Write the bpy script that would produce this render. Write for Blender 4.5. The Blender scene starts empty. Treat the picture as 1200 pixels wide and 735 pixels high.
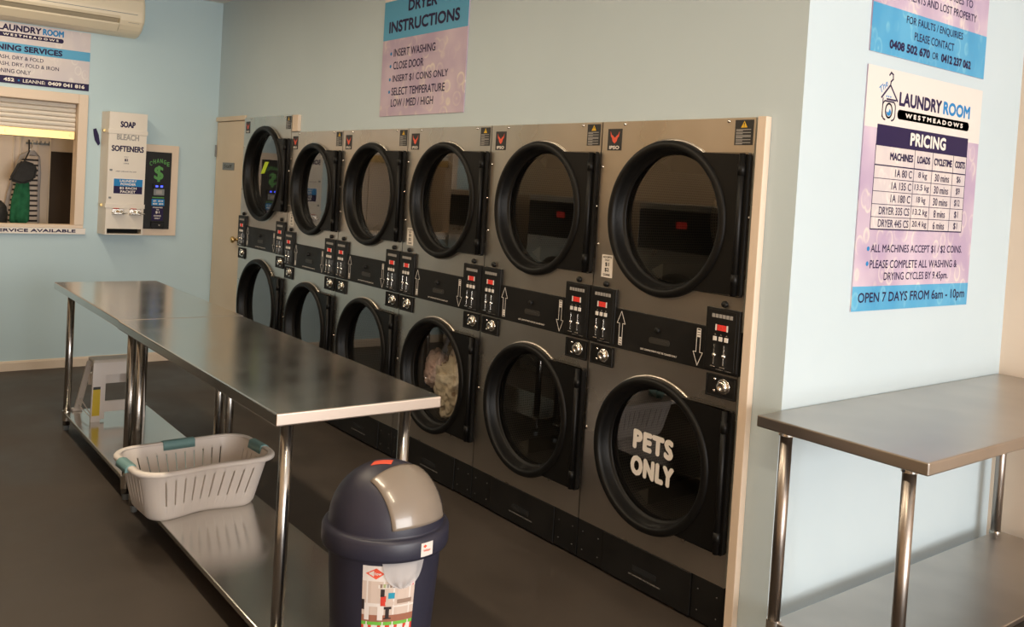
import bpy, bmesh, math, random
from mathutils import Vector, Matrix, noise
random.seed(7)
C = bpy.context.scene.collection
S = bpy.context.scene
PI = math.pi

# ------------------------------------------------------------------ camera
cam_d = bpy.data.cameras.new('camera')
cam = bpy.data.objects.new('camera', cam_d)
C.objects.link(cam)
CAMROT = Matrix(((0.6101879521928352, -0.06380943212417194, 0.7896828599955207),
                 (0.7900390366286808, -0.025518839135938852, -0.6125251908713469),
                 (0.05923667446388448, 0.9976357778373552, 0.03484065408850709)))
cam.matrix_world = Matrix.Translation((2.04006, -2.66449, 1.58901)) @ CAMROT.to_4x4()
cam_d.sensor_width = 36.0
cam_d.lens = 31.71855
cam_d.shift_y = -0.09105
cam_d.clip_start = 0.05
S.camera = cam

# ------------------------------------------------------------------ world, light, exposure
w = bpy.data.worlds.new('World')
S.world = w
w.use_nodes = True
w.node_tree.nodes['Background'].inputs[0].default_value = (0.75, 0.87, 1.0, 1)
w.node_tree.nodes['Background'].inputs[1].default_value = 0.6
S.view_settings.view_transform = 'Standard'
S.view_settings.look = 'None'
S.view_settings.gamma = 1.0
S.view_settings.use_curve_mapping = False
S.view_settings.exposure = 0.0

def area(name, loc, rot, sx, sy, power, col):
    l = bpy.data.lights.new(name, 'AREA')
    l.shape = 'RECTANGLE'; l.size = sx; l.size_y = sy
    l.energy = power; l.color = col
    o = bpy.data.objects.new(name, l)
    o.location = loc; o.rotation_euler = rot
    C.objects.link(o)
    return o
# daylight through the shop window
area('window_daylight', (6.96, -.80, 1.41), (0, PI/2, 0), 2.6, 4.2, 410, (1.0, 0.975, 0.945))
TUBES = [(-4.2, -1.75), (-2.4, -1.75), (-0.6, -1.75), (1.2, -1.75)]
TUBE_W = 20.0
STORE_W = 1.6

# ------------------------------------------------------------------ materials
def mat(name, base=(.5, .5, .5), rough=.5, metal=0.0, spec=.5, emit=None, estr=1.0, coat=0.0):
    m = bpy.data.materials.new(name); m.use_nodes = True
    b = m.node_tree.nodes['Principled BSDF']
    b.inputs['Base Color'].default_value = (*base, 1)
    b.inputs['Roughness'].default_value = rough
    b.inputs['Metallic'].default_value = metal
    b.inputs['Specular IOR Level'].default_value = spec
    b.inputs['Coat Weight'].default_value = coat
    if emit:
        b.inputs['Emission Color'].default_value = (*emit, 1)
        b.inputs['Emission Strength'].default_value = estr
    return m

def N(m, t, **kw):
    n = m.node_tree.nodes.new(t)
    for k, v in kw.items():
        setattr(n, k, v)
    return n

def L(m, a, b):
    m.node_tree.links.new(a, b)

def vary(m, c0, c1, scale, detail=4, stretch=(1, 1, 1), r0=None, r1=None, bump=0.0, bscale=None, lo=.35, hi=.65):
    b = m.node_tree.nodes['Principled BSDF']
    tc = N(m, 'ShaderNodeTexCoord'); mp = N(m, 'ShaderNodeMapping')
    mp.inputs['Scale'].default_value = stretch
    L(m, tc.outputs['Object'], mp.inputs['Vector'])
    nz = N(m, 'ShaderNodeTexNoise'); nz.inputs['Scale'].default_value = scale; nz.inputs['Detail'].default_value = detail
    L(m, mp.outputs[0], nz.inputs['Vector'])
    rp = N(m, 'ShaderNodeValToRGB')
    rp.color_ramp.elements[0].position = lo; rp.color_ramp.elements[1].position = hi
    rp.color_ramp.elements[0].color = (*c0, 1); rp.color_ramp.elements[1].color = (*c1, 1)
    L(m, nz.outputs['Fac'], rp.inputs[0]); L(m, rp.outputs[0], b.inputs['Base Color'])
    if r0 is not None:
        mr = N(m, 'ShaderNodeMapRange')
        mr.inputs['From Min'].default_value = lo; mr.inputs['From Max'].default_value = hi
        mr.inputs['To Min'].default_value = r0; mr.inputs['To Max'].default_value = r1
        L(m, nz.outputs['Fac'], mr.inputs['Value']); L(m, mr.outputs[0], b.inputs['Roughness'])
    if bump:
        n2 = N(m, 'ShaderNodeTexNoise'); n2.inputs['Scale'].default_value = bscale or scale * 10
        L(m, mp.outputs[0], n2.inputs['Vector'])
        bp = N(m, 'ShaderNodeBump'); bp.inputs['Strength'].default_value = bump; bp.inputs['Distance'].default_value = .002
        L(m, n2.outputs['Fac'], bp.inputs['Height']); L(m, bp.outputs[0], b.inputs['Normal'])
    return m

M = {}
M['blue'] = vary(mat('blue_paint', rough=.55), (.535, .64, .69), (.565, .67, .72), 1.2)
M['blue_cool_lit'] = vary(mat('cool_lit_blue_paint', rough=.55), (.49, .635, .685), (.52, .665, .715), 1.2)  # wall blue shifted cooler, standing in for the cooler light on the left wall
M['cream_paint'] = vary(mat('cream_paint', rough=.55), (.74, .60, .47), (.78, .64, .51), 1.5)
M['tan_paint'] = mat('tan_paint', (.62, .46, .30), .6)
M['white_paint'] = mat('white_paint', (.8, .76, .70), .6)
M['floor'] = vary(mat('floor_vinyl', rough=.5, spec=.35), (.052, .040, .031), (.067, .052, .041), 2.0, detail=8, r0=.42, r1=.6, bump=.05, bscale=120)
M['steel'] = vary(mat('brushed_steel', metal=1.0), (.60, .56, .50), (.68, .63, .57), 2.2, detail=3, r0=.26, r1=.32)
M['bench'] = vary(mat('bench_steel', metal=1.0), (.67, .65, .61), (.71, .69, .65), 3.5, detail=6, r0=.15, r1=.20)
M['bench_worn'] = vary(mat('smeared_bench_steel', metal=1.0), (.42, .385, .355), (.52, .48, .44), 3.0, detail=2, r0=.30, r1=.34)
M['tube_worn'] = mat('worn_tube', (.34, .30, .27), .30, 1.0)
M['bench_edge_lit'] = mat('lit_bench_edge_steel', (.60, .51, .44), .42, 1.0)  # bench steel, rougher and tinted pinkish to imitate light on the end edges
M['tube'] = mat('polished_tube', (.54, .53, .52), .22, 1.0)
M['chrome'] = mat('chrome', (.80, .77, .72), .14, 1.0)
M['brass'] = mat('brass', (.62, .45, .20), .38, 1.0)
M['black'] = vary(mat('black_enamel', rough=.4, spec=.3), (.007, .0065, .006), (.011, .010, .009), 6, r0=.42, r1=.55)
M['rubber'] = mat('black_rubber', (.005, .0045, .004), .45, spec=.25)
M['cavity'] = mat('dark_cavity', (.006, .006, .006), .9)
M['drumsteel'] = None
M['white_plastic'] = mat('white_plastic', (.86, .79, .74), .38)
M['cream_plastic'] = mat('cream_plastic', (.84, .74, .56), .38)
M['enamel'] = vary(mat('white_enamel', rough=.35), (.74, .67, .58), (.78, .71, .62), 4)
M['teal'] = mat('teal_grip', (.19, .36, .37), .5)
M['yellow'] = mat('yellow_label', (.82, .58, .02), .5)
M['lime'] = mat('lime_paper', (.55, .75, .03), .6)
M['navy'] = mat('navy_print', (.018, .010, .060), .5, spec=.2)
M['skyblue'] = mat('blue_print', (.02, .22, .52), .5, spec=.2)
M['bandblue'] = mat('blue_band', (.07, .36, .60), .42)
M['white_print'] = mat('white_print', (.82, .76, .70), .5)
M['grey_print'] = mat('grey_print', (.34, .32, .30), .5)
M['black_print'] = mat('black_print', (.02, .02, .02), .5)
M['green_print'] = mat('green_print', (.08, .30, .06), .5)
M['red_print'] = mat('red_print', (.62, .05, .03), .5)
M['logo_red'] = mat('logo_red', (.78, .10, .05), .45)
M['warn_yellow'] = mat('warning_yellow', (.80, .48, .02), .45)
M['led'] = mat('red_display', (.25, .01, .01), .4, emit=(1, .05, .03), estr=.55)
M['lamp'] = mat('lamp_tube', (.9, .8, .6), .4, emit=(1, .80, .52), estr=1.0)
M['lamp'].cycles.emission_sampling = 'NONE'
M['led_dim'] = mat('dim_red_display', (.25, .01, .01), .4, emit=(1, .05, .03), estr=.3)
M['blue_led'] = mat('blue_light', (.02, .03, .4), .4, emit=(.05, .08, 1), estr=3.0)
M['navy_plastic'] = mat('navy_plastic', (.024, .024, .042), .42)
M['taupe'] = mat('taupe_plastic', (.23, .19, .155), .22, coat=.3)
M['paper'] = mat('label_paper', (.76, .70, .66), .4)
M['grass'] = mat('label_green', (.16, .48, .06), .5)
M['wood_red'] = mat('printed_floor', (.33, .13, .08), .5)
M['hair'] = mat('printed_dark', (.03, .02, .02), .5)
M['skin'] = mat('printed_beige', (.62, .50, .43), .5)
M['muted'] = mat('printed_brown', (.30, .20, .15), .5)
M['muted_green'] = mat('printed_olive', (.38, .42, .20), .5)
M['screen'] = mat('printed_cyan', (.02, .30, .45), .5)
M['shutter'] = mat('shutter_slats', (.80, .74, .66), .4)
M['green_cloth'] = vary(mat('green_cloth', rough=.85), (.01, .11, .045), (.02, .17, .07), 20)
M['black_cloth'] = vary(mat('black_cloth', rough=.75), (.014, .013, .012), (.03, .028, .026), 12)
M['grey_cloth'] = vary(mat('grey_cloth', rough=.9), (.36, .33, .33), (.46, .43, .42), 12)
M['door_cream'] = vary(mat('door_cream', rough=.45), (.74, .60, .44), (.78, .64, .48), 2)
M['skirting'] = vary(mat('skirting_paint', rough=.5), (.66, .54, .42), (.72, .60, .48), 5)
M['panel_dark'] = mat('storeroom_dark', (.10, .065, .04), .7)
M['slot'] = mat('moulded_slot', (.035, .032, .028), .45)
M['grey_plate'] = mat('grey_plate', (.20, .21, .21), .4)

def bag_mat():
    m = mat('thin_white_bag', (.56, .54, .55), .35)
    b = m.node_tree.nodes['Principled BSDF']
    tr = N(m, 'ShaderNodeBsdfTransparent'); mx = N(m, 'ShaderNodeMixShader')
    mx.inputs[0].default_value = .62
    L(m, tr.outputs[0], mx.inputs[1]); L(m, b.outputs[0], mx.inputs[2])
    L(m, mx.outputs[0], m.node_tree.nodes['Material Output'].inputs[0])
    return m
M['bag'] = bag_mat()

def glass_mat():
    m = bpy.data.materials.new('door_glass'); m.use_nodes = True
    m.node_tree.nodes.remove(m.node_tree.nodes['Principled BSDF'])
    tr = N(m, 'ShaderNodeBsdfTransparent'); tr.inputs[0].default_value = (.80, .79, .77, 1)
    gl = N(m, 'ShaderNodeBsdfGlossy'); gl.inputs['Roughness'].default_value = .012
    gl.inputs[0].default_value = (1, 1, 1, 1)
    fr = N(m, 'ShaderNodeFresnel')
    ge = N(m, 'ShaderNodeNewGeometry')
    ior = N(m, 'ShaderNodeMix', data_type='FLOAT')          # same pane from either side
    ior.inputs['A'].default_value = 1.62; ior.inputs['B'].default_value = 1/1.62
    L(m, ge.outputs['Backfacing'], ior.inputs['Factor']); L(m, ior.outputs['Result'], fr.inputs[0])
    mu = N(m, 'ShaderNodeMath', operation='MULTIPLY'); mu.inputs[1].default_value = 1.7
    mu.use_clamp = True
    mx = N(m, 'ShaderNodeMixShader')
    L(m, fr.outputs[0], mu.inputs[0]); L(m, mu.outputs[0], mx.inputs[0])
    L(m, tr.outputs[0], mx.inputs[1]); L(m, gl.outputs[0], mx.inputs[2])
    L(m, mx.outputs[0], m.node_tree.nodes['Material Output'].inputs[0])
    return m
M['glass'] = glass_mat()

def drum_mat():
    m = mat('perforated_drum', (.2, .19, .17), .5, .9)
    b = m.node_tree.nodes['Principled BSDF']
    uv = N(m, 'ShaderNodeUVMap')
    vm = N(m, 'ShaderNodeVectorMath', operation='FRACTION')
    L(m, uv.outputs[0], vm.inputs[0])
    sb = N(m, 'ShaderNodeVectorMath', operation='SUBTRACT'); sb.inputs[1].default_value = (.5, .5, 0)
    L(m, vm.outputs[0], sb.inputs[0])
    ln = N(m, 'ShaderNodeVectorMath', operation='LENGTH'); L(m, sb.outputs[0], ln.inputs[0])
    lt = N(m, 'ShaderNodeMath', operation='LESS_THAN'); lt.inputs[1].default_value = .29
    L(m, ln.outputs['Value'], lt.inputs[0])
    mx = N(m, 'ShaderNodeMix', data_type='RGBA')
    mx.inputs['A'].default_value = (.17, .16, .14, 1); mx.inputs['B'].default_value = (.012, .012, .011, 1)
    L(m, lt.outputs[0], mx.inputs['Factor']); L(m, mx.outputs['Result'], b.inputs['Base Color'])
    iv = N(m, 'ShaderNodeMath', operation='SUBTRACT'); iv.inputs[0].default_value = .9
    L(m, lt.outputs[0], iv.inputs[1]); iv.use_clamp = True
    L(m, iv.outputs[0], b.inputs['Metallic'])
    return m
M['drumsteel'] = drum_mat()

def bubble_mat(name, lo, hi, spark):
    """printed droplets: soft pale rings on a tinted sheet"""
    m = mat(name, lo, .4)
    b = m.node_tree.nodes['Principled BSDF']
    tc = N(m, 'ShaderNodeTexCoord')
    mp = N(m, 'ShaderNodeMapping'); mp.inputs['Scale'].default_value = (1, 1.5, 1); mp.inputs['Rotation'].default_value = (.5, .4, .5)
    L(m, tc.outputs['Object'], mp.inputs['Vector'])
    nz = N(m, 'ShaderNodeTexNoise'); nz.inputs['Scale'].default_value = 3; L(m, mp.outputs[0], nz.inputs['Vector'])
    r0 = N(m, 'ShaderNodeValToRGB'); r0.color_ramp.elements[0].position = .35; r0.color_ramp.elements[1].position = .65
    r0.color_ramp.elements[0].color = (*lo, 1); r0.color_ramp.elements[1].color = (*hi, 1)
    L(m, nz.outputs['Fac'], r0.inputs[0])
    vo = N(m, 'ShaderNodeTexVoronoi'); vo.inputs['Scale'].default_value = 11; L(m, mp.outputs[0], vo.inputs['Vector'])
    r1 = N(m, 'ShaderNodeValToRGB')
    e = r1.color_ramp.elements
    e[0].position = .0; e[0].color = (.9, .9, .9, 1)
    e[1].position = .12; e[1].color = (.15, .15, .15, 1)
    for p, c in ((.28, .10), (.40, .55), (.47, .08)):
        x = e.new(p); x.color = (c, c, c, 1)
    L(m, vo.outputs['Distance'], r1.inputs[0])
    n2 = N(m, 'ShaderNodeTexNoise'); n2.inputs['Scale'].default_value = 6; L(m, mp.outputs[0], n2.inputs['Vector'])
    r2 = N(m, 'ShaderNodeValToRGB'); r2.color_ramp.elements[0].position = .42; r2.color_ramp.elements[1].position = .62
    L(m, n2.outputs['Fac'], r2.inputs[0])
    mu = N(m, 'ShaderNodeMath', operation='MULTIPLY'); L(m, r1.outputs[0], mu.inputs[0]); L(m, r2.outputs[0], mu.inputs[1])
    mx = N(m, 'ShaderNodeMix', data_type='RGBA'); mx.inputs['B'].default_value = (*spark, 1)
    L(m, mu.outputs[0], mx.inputs['Factor']); L(m, r0.outputs[0], mx.inputs['A'])
    L(m, mx.outputs['Result'], b.inputs['Base Color'])
    return m
M['bubbles'] = bubble_mat('lilac_bubble_print', (.45, .34, .49), (.62, .50, .62), (.92, .86, .66))
M['bubbles_pale'] = bubble_mat('pale_bubble_print', (.60, .54, .56), (.68, .60, .57), (.84, .80, .74))
M['bubbles_blue'] = bubble_mat('blue_bubble_print', (.05, .32, .58), (.08, .38, .64), (.25, .60, .72))

def stripe_mat():
    m = mat('striped_cloth', (.6, .5, .42), .85)
    b = m.node_tree.nodes['Principled BSDF']
    tc = N(m, 'ShaderNodeTexCoord'); wv = N(m, 'ShaderNodeTexWave', bands_direction='Z')
    wv.inputs['Scale'].default_value = 7.5; wv.inputs['Distortion'].default_value = .6
    L(m, tc.outputs['Object'], wv.inputs['Vector'])
    r = N(m, 'ShaderNodeValToRGB'); r.color_ramp.interpolation = 'CONSTANT'
    r.color_ramp.elements[0].color = (.03, .025, .025, 1); r.color_ramp.elements[1].position = .32
    r.color_ramp.elements[1].color = (.58, .48, .40, 1)
    L(m, wv.outputs['Fac'], r.inputs[0]); L(m, r.outputs[0], b.inputs['Base Color'])
    return m
M['stripes'] = stripe_mat()

def floral_mat(name, base, spots):
    m = mat(name, base, .9)
    b = m.node_tree.nodes['Principled BSDF']
    tc = N(m, 'ShaderNodeTexCoord')
    vo = N(m, 'ShaderNodeTexVoronoi'); vo.inputs['Scale'].default_value = 16; L(m, tc.outputs['Object'], vo.inputs['Vector'])
    r = N(m, 'ShaderNodeValToRGB'); r.color_ramp.elements[0].position = .16; r.color_ramp.elements[1].position = .24
    r.color_ramp.elements[0].color = (*spots, 1); r.color_ramp.elements[1].color = (*base, 1)
    L(m, vo.outputs['Distance'], r.inputs[0]); L(m, r.outputs[0], b.inputs['Base Color'])
    return m
M['cream_cloth'] = floral_mat('cream_floral_cloth', (.78, .69, .54), (.42, .31, .22))
M['pink_cloth'] = vary(mat('pinkish_grey_cloth', rough=.9), (.70, .58, .53), (.74, .54, .50), 6)
M['olive_cloth'] = mat('khaki_cloth', (.30, .25, .15), .9)

# ------------------------------------------------------------------ mesh helpers
def box(bm, x0, x1, y0, y1, z0, z1, bev=0.0, mi=0, seg=2):
    t = bmesh.new()
    bmesh.ops.create_cube(t, size=1.0)
    for v in t.verts:
        v.co = Vector(((x0+x1)/2 + v.co.x*(x1-x0), (y0+y1)/2 + v.co.y*(y1-y0), (z0+z1)/2 + v.co.z*(z1-z0)))
    if bev:
        bmesh.ops.bevel(t, geom=t.edges[:], offset=bev, segments=seg, affect='EDGES', profile=.5)
    for f in t.faces:
        f.material_index = mi
    merge(bm, t)

def merge(bm, t):
    me = bpy.data.meshes.new('tmp'); t.to_mesh(me); t.free()
    bm.from_mesh(me); bpy.data.meshes.remove(me)

def cyl(bm, p0, p1, r, r1=None, n=24, mi=0, caps=True):
    p0 = Vector(p0); p1 = Vector(p1); d = p1-p0
    t = bmesh.new()
    bmesh.ops.create_cone(t, cap_ends=caps, segments=n, radius1=r, radius2=r if r1 is None else r1, depth=d.length)
    t.transform(Matrix.Translation((p0+p1)/2) @ d.to_track_quat('Z', 'Y').to_matrix().to_4x4())
    for f in t.faces:
        f.material_index = mi
    merge(bm, t)

def lathe(bm, prof, origin=(0, 0, 0), axis='z', n=64, closed=False, mi=0, uvs=None, a0=0.0, a1=2*PI):
    """prof = list of (radius, height along the axis)"""
    o = Vector(origin); rings = []
    full = abs(a1-a0-2*PI) < 1e-6
    cnt = n if full else n+1
    for r, h in prof:
        ring = []
        for i in range(cnt):
            a = a0+(a1-a0)*i/n
            c, s = r*math.cos(a), r*math.sin(a)
            p = Vector((c, s, h)) if axis == 'z' else (Vector((c, h, s)) if axis == 'y' else Vector((h, c, s)))
            ring.append(bm.verts.new(o+p))
        rings.append(ring)
    pr = list(range(len(rings)-1)) + ([len(rings)-1] if closed else [])
    uvl = bm.loops.layers.uv.verify() if uvs else None
    for j in pr:
        A, B = rings[j], rings[(j+1) % len(rings)]
        for i in range(n):
            k = (i+1) % cnt
            vs = [A[i], A[k], B[k], B[i]]
            if axis != 'z':
                pass
            f = bm.faces.new(vs); f.material_index = mi; f.smooth = True
            if uvs:
                q = [(i, uvs[1]*0), (i+1, 0), (i+1, 1), (i, 1)]
                for lp, (a, b) in zip(f.loops, q):
                    lp[uvl].uv = (a/n*uvs[0], b*uvs[1])
    return rings

def prism(bm, pts, h, mapf=lambda a, b, c: (a, b, c), mi=0):
    """closed polygon pts (a,b) extruded in c from h[0] to h[1]"""
    lo = [bm.verts.new(mapf(a, b, h[0])) for a, b in pts]
    hi = [bm.verts.new(mapf(a, b, h[1])) for a, b in pts]
    n = len(pts)
    fs = [bm.faces.new(lo[::-1]), bm.faces.new(hi)]
    for i in range(n):
        k = (i+1) % n
        fs.append(bm.faces.new([lo[i], lo[k], hi[k], hi[i]]))
    for f in fs:
        f.material_index = mi

def tubepath(bm, pts, r, n=10, mi=0):
    pts = [Vector(p) for p in pts]
    rings = []
    for i, p in enumerate(pts):
        d = (pts[min(i+1, len(pts)-1)] - pts[max(i-1, 0)]).normalized()
        q = d.to_track_quat('Z', 'Y')
        rings.append([bm.verts.new(p + q @ Vector((r*math.cos(2*PI*k/n), r*math.sin(2*PI*k/n), 0))) for k in range(n)])
    for a, b in zip(rings, rings[1:]):
        for k in range(n):
            f = bm.faces.new([a[k], a[(k+1) % n], b[(k+1) % n], b[k]]); f.smooth = True; f.material_index = mi
    bm.faces.new(rings[0][::-1]).material_index = mi
    bm.faces.new(rings[-1]).material_index = mi

def rrect(x0, x1, z0, z1, r, n=5):
    pts = []
    for cx, cz, a in ((x1-r, z0+r, -PI/2), (x1-r, z1-r, 0), (x0+r, z1-r, PI/2), (x0+r, z0+r, PI)):
        for i in range(n+1):
            t = a + PI/2*i/n
            pts.append((cx+r*math.cos(t), cz+r*math.sin(t)))
    return pts

def obj(name, bm, mats, parent=None, label=None, smooth=False, loc=None):
    bmesh.ops.recalc_face_normals(bm, faces=bm.faces[:])
    me = bpy.data.meshes.new(name); bm.to_mesh(me); bm.free()
    if not isinstance(mats, (list, tuple)):
        mats = [mats]
    for m in mats:
        me.materials.append(m)
    if smooth:
        me.polygons.foreach_set('use_smooth', [True]*len(me.polygons))
    o = bpy.data.objects.new(name, me); C.objects.link(o)
    if parent is not None:
        o.parent = parent
    if label:
        o['label'] = label
    if loc is not None:
        o.location = loc
    return o

def thing(name, label, cat, loc=(0, 0, 0), rotz=0, group=None):
    o = bpy.data.objects.new(name, None); C.objects.link(o)
    o.empty_display_size = .1
    o.location = loc; o.rotation_euler = (0, 0, rotz)
    return tag(o, label, cat, group)

def tag(o, label, cat, group=None):
    o['label'] = label; o['category'] = cat
    if group:
        o['group'] = group
    return o

def struct(name, bm, m, label=None):
    o = obj(name, bm, m); o['kind'] = 'structure'
    if label: o['label'] = label
    return o

def B():
    return bmesh.new()

# surface frames: (a right, b up, n out) -> xyz
def on_back(y):   return lambda a, b, c: (a, y-c, b)        # faces -Y, right is +X
def on_plusx(x):  return lambda a, b, c: (x+c, a, b)        # faces +X, right is +Y

def text(bm, s, mapf, b0, b1, a0=None, a1=None, ac=None, width=None, bold=0.0, h=.0006, off=.0, mi=0, shear=0.0, spacing=1.0, asp=None):
    """fit string s: height b0..b1 of the caps, between a0 and a1, or centred on ac"""
    cu = bpy.data.curves.new('t', 'FONT')
    cu.body = s; cu.size = 1; cu.resolution_u = 3; cu.shear = shear; cu.space_character = spacing
    cu.fill_mode = 'FRONT'
    o = bpy.data.objects.new('t', cu); C.objects.link(o)
    dg = bpy.context.evaluated_depsgraph_get(); dg.update()
    me = bpy.data.meshes.new_from_object(o.evaluated_get(dg))
    bpy.data.objects.remove(o); bpy.data.curves.remove(cu)
    if not me.vertices:
        return
    xs = [v.co.x for v in me.vertices]; ys = [v.co.y for v in me.vertices]
    x0, x1, y0, y1 = min(xs), max(xs), min(ys), max(ys)
    sy = (b1-b0)/(y1-y0)
    if a0 is None:
        sx = sy*(asp or 1.0) if width is None else width/(x1-x0)
        a0 = ac-sx*(x1-x0)/2
    elif a1 is None:
        sx = sy*(asp or 1.0)
    else:
        sx = (a1-a0)/(x1-x0)
    off0 = len(bm.verts)
    k = (bold*1.15+.004)*sy*.9 if bold else 0
    sx *= max(.3, ((x1-x0)*sx-2*k)/max(1e-9, (x1-x0)*sx)) if k else 1
    sh = [(0, 0)] if bold < .004 else [(k*math.cos(q*PI/4), k*math.sin(q*PI/4)) for q in range(8)]+[(0, 0)]
    if k:
        sy *= ((y1-y0)*sy-2*k)/((y1-y0)*sy)
    for q, (du, dv) in enumerate(sh):
        vs = [bm.verts.new(mapf(a0+k+du+(v.co.x-x0)*sx, b0+k+dv+(v.co.y-y0)*sy, off+h+q*.00001)) for v in me.vertices]
        for p in me.polygons:
            try:
                f = bm.faces.new([vs[i] for i in p.vertices]); f.material_index = mi
            except ValueError:
                pass
    bpy.data.meshes.remove(me)

def plate_hole(bm, x0, x1, z0, z1, cx, cz, r, y=0.0, depth=.02, n=72, mi=0, inner=.05):
    angs = [2*PI*i/n for i in range(n)]
    for X in (x0, x1):
        for Z in (z0, z1):
            angs.append(math.atan2(Z-cz, X-cx) % (2*PI))
    angs = sorted(set(round(a, 6) for a in angs))
    ins, out, inb, outb = [], [], [], []
    for a in angs:
        c, s = math.cos(a), math.sin(a)
        t = 1e9
        if c > 1e-9: t = min(t, (x1-cx)/c)
        if c < -1e-9: t = min(t, (x0-cx)/c)
        if s > 1e-9: t = min(t, (z1-cz)/s)
        if s < -1e-9: t = min(t, (z0-cz)/s)
        ins.append(bm.verts.new((cx+r*c, y, cz+r*s))); inb.append(bm.verts.new((cx+r*c, y+inner, cz+r*s)))
        out.append(bm.verts.new((cx+t*c, y, cz+t*s))); outb.append(bm.verts.new((cx+t*c, y+depth, cz+t*s)))
    m = len(angs)
    for i in range(m):
        k = (i+1) % m
        for q in ([ins[i], ins[k], out[k], out[i]], [out[i], out[k], outb[k], outb[i]], [ins[k], ins[i], inb[i], inb[k]]):
            bm.faces.new(q).material_index = mi

def copy_tree(o, parent=None):
    c = o.copy(); C.objects.link(c)
    if parent is not None:
        c.parent = parent
    for ch in list(o.children):
        copy_tree(ch, c)
    return c

# ------------------------------------------------------------------ the room
XL, YW, XC, YN, XF, YO, ZC = -5.55, .02, .172, 1.669, 7.0, -3.15, 3.0
b = B(); box(b, -6.7, XF+.1, YO-.1, YN+.1, -.06, 0); struct('floor', b, M['floor'])
b = B(); box(b, -6.7, XF+.1, YO-.1, YN+.1, ZC, ZC+.06); struct('ceiling', b, M['white_paint'])
WY0, WY1, WZ0, WZ1 = -2.35, -1.068, 1.107, 2.045          # the service hatch
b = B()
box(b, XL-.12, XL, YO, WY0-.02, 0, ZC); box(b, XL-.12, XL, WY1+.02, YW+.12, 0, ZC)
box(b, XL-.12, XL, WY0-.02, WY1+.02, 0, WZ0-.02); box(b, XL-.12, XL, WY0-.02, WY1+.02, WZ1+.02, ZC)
struct('wall_left', b, M['blue_cool_lit'])
b = B()
box(b, XL, -4.905, YW, YW+.12, 2.045, ZC)
box(b, -4.905, -3.98, YW, YW+.12, 2.022, ZC)
box(b, -3.98, .002, YW, YW+.12, 1.899, ZC)
box(b, .002, XC, YW, YN, 0, ZC)
struct('wall_back', b, M['blue'])
b = B(); box(b, .002, XF, YN, YN+.1, 0, ZC); struct('wall_alcove', b, M['cream_paint'])
b = B(); box(b, XL-.12, XF, YO-.1, YO, 0, ZC); struct('wall_front', b, M['tan_paint'])
b = B()
box(b, XF, XF+.1, YO, YN, 0, .06); box(b, XF, XF+.1, YO, YN, 2.8, ZC)
box(b, XF, XF+.1, YO, -2.95, .06, 2.8); box(b, XF, XF+.1, 1.35, YN, .06, 2.8)
struct('wall_right', b, M['white_paint'])
b = B()
for yy in (-2.95, -1.53, -.11, 1.30):
    box(b, XF+.01, XF+.08, yy, yy+.05, .06, 2.8, .004)
box(b, XF+.01, XF+.08, -2.95, 1.35, .06, .12, .004); box(b, XF+.01, XF+.08, -2.95, 1.35, 2.74, 2.8, .004)
struct('window_2', b, M['grey_plate'])
# skirting board on the left wall
b = B()
prism(b, [(0, 0), (.016, 0), (.016, .060), (.010, .074), (0, .074)], (YO, YW), lambda a, bb, c: (XL+a, c, bb))
struct('baseboard_left', b, M['skirting'])
b = B(); box(b, .012, .05, -.012, YW, 0, 1.899, .003)
struct('trim_1', b, M['cream_paint'])
b = B(); box(b, -3.984, -3.89, -.004, YW, 1.902, 2.018, .002)
struct('trim_2', b, M['cream_paint'])

# door beside the far dryer
b = B()
box(b, XL+.006, -4.903, .018, .058, .012, 2.002, .003)
dr = struct('door_1', b, M['door_cream'])
b = B(); box(b, XL+.002, -4.903, .004, .06, 2.006, 2.043, .004); obj('door_head', b, M['door_cream'], dr)
b = B()
lathe(b, [(.026, 0), (.026, -.006), (.011, -.008), (.011, -.030), (.020, -.034), (.027, -.046), (.024, -.058), (.012, -.064), (.0005, -.065)], (-4.955, .018, 1.055), 'y', 24)
obj('door_knob', b, M['brass'], dr)
b = B(); box(b, -5.372, -5.115, .0135, .018, 1.605, 1.665, .001)
pl = obj('door_sign', b, M['grey_plate'], dr)
b = B(); text(b, 'Staff', on_back(.0135), 1.622, 1.650, -5.335, -5.16, bold=.01)
obj('lettering', b, M['black_print'], pl)
b = B(); cyl(b, (-5.538, .012, 1.71), (-5.538, .012, 1.81), .008, n=12); obj('hinge', b, M['grey_plate'], dr)

# service hatch: frame, roller shutter, sill strip
b = B()
box(b, XL-.125, XL+.022, WY1, -1.0, 1.107, 2.118, .004)
box(b, XL-.10, XL+.022, WY0-.068, WY0, 1.107, 2.118, .004)
box(b, XL-.10, XL+.022, WY0, WY1, 2.045, 2.118, .004)
box(b, XL-.10, XL+.018, WY0-.068, -1.0, 1.085, 1.108, .003)
wf = struct('window_1', b, M['cream_paint'])
b = B()
z = 1.83; i = 0
while z < 2.06:
    prism(b, [(XL-.075, z), (XL-.062, z+.003), (XL-.055, z+.016), (XL-.062, z+.030), (XL-.075, z+.034)], (WY0+.004, WY1-.004), lambda a, bb, c: (a, c, bb))
    z += .036
obj('roller_shutter', b, M['shutter'], wf)
b = B(); box(b, XL-.078, XL-.046, WY0+.004, WY1-.004, 1.765, 1.832, .004)
sb = obj('shutter_bar', b, M['brass'], wf, 'brass coloured bottom bar')
b = B()
cyl(b, (XL-.048, -1.535, 1.80), (XL-.038, -1.535, 1.80), .020, n=20); cyl(b, (XL-.048, -1.105, 1.80), (XL-.040, -1.105, 1.80), .008, n=12)
obj('shutter_lock', b, M['brass'], sb)
b = B(); box(b, XL+.0005, XL+.026, WY0-.068, -.985, 1.038, 1.084, .001)
st = obj('sill_strip', b, M['white_print'], wf)
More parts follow.
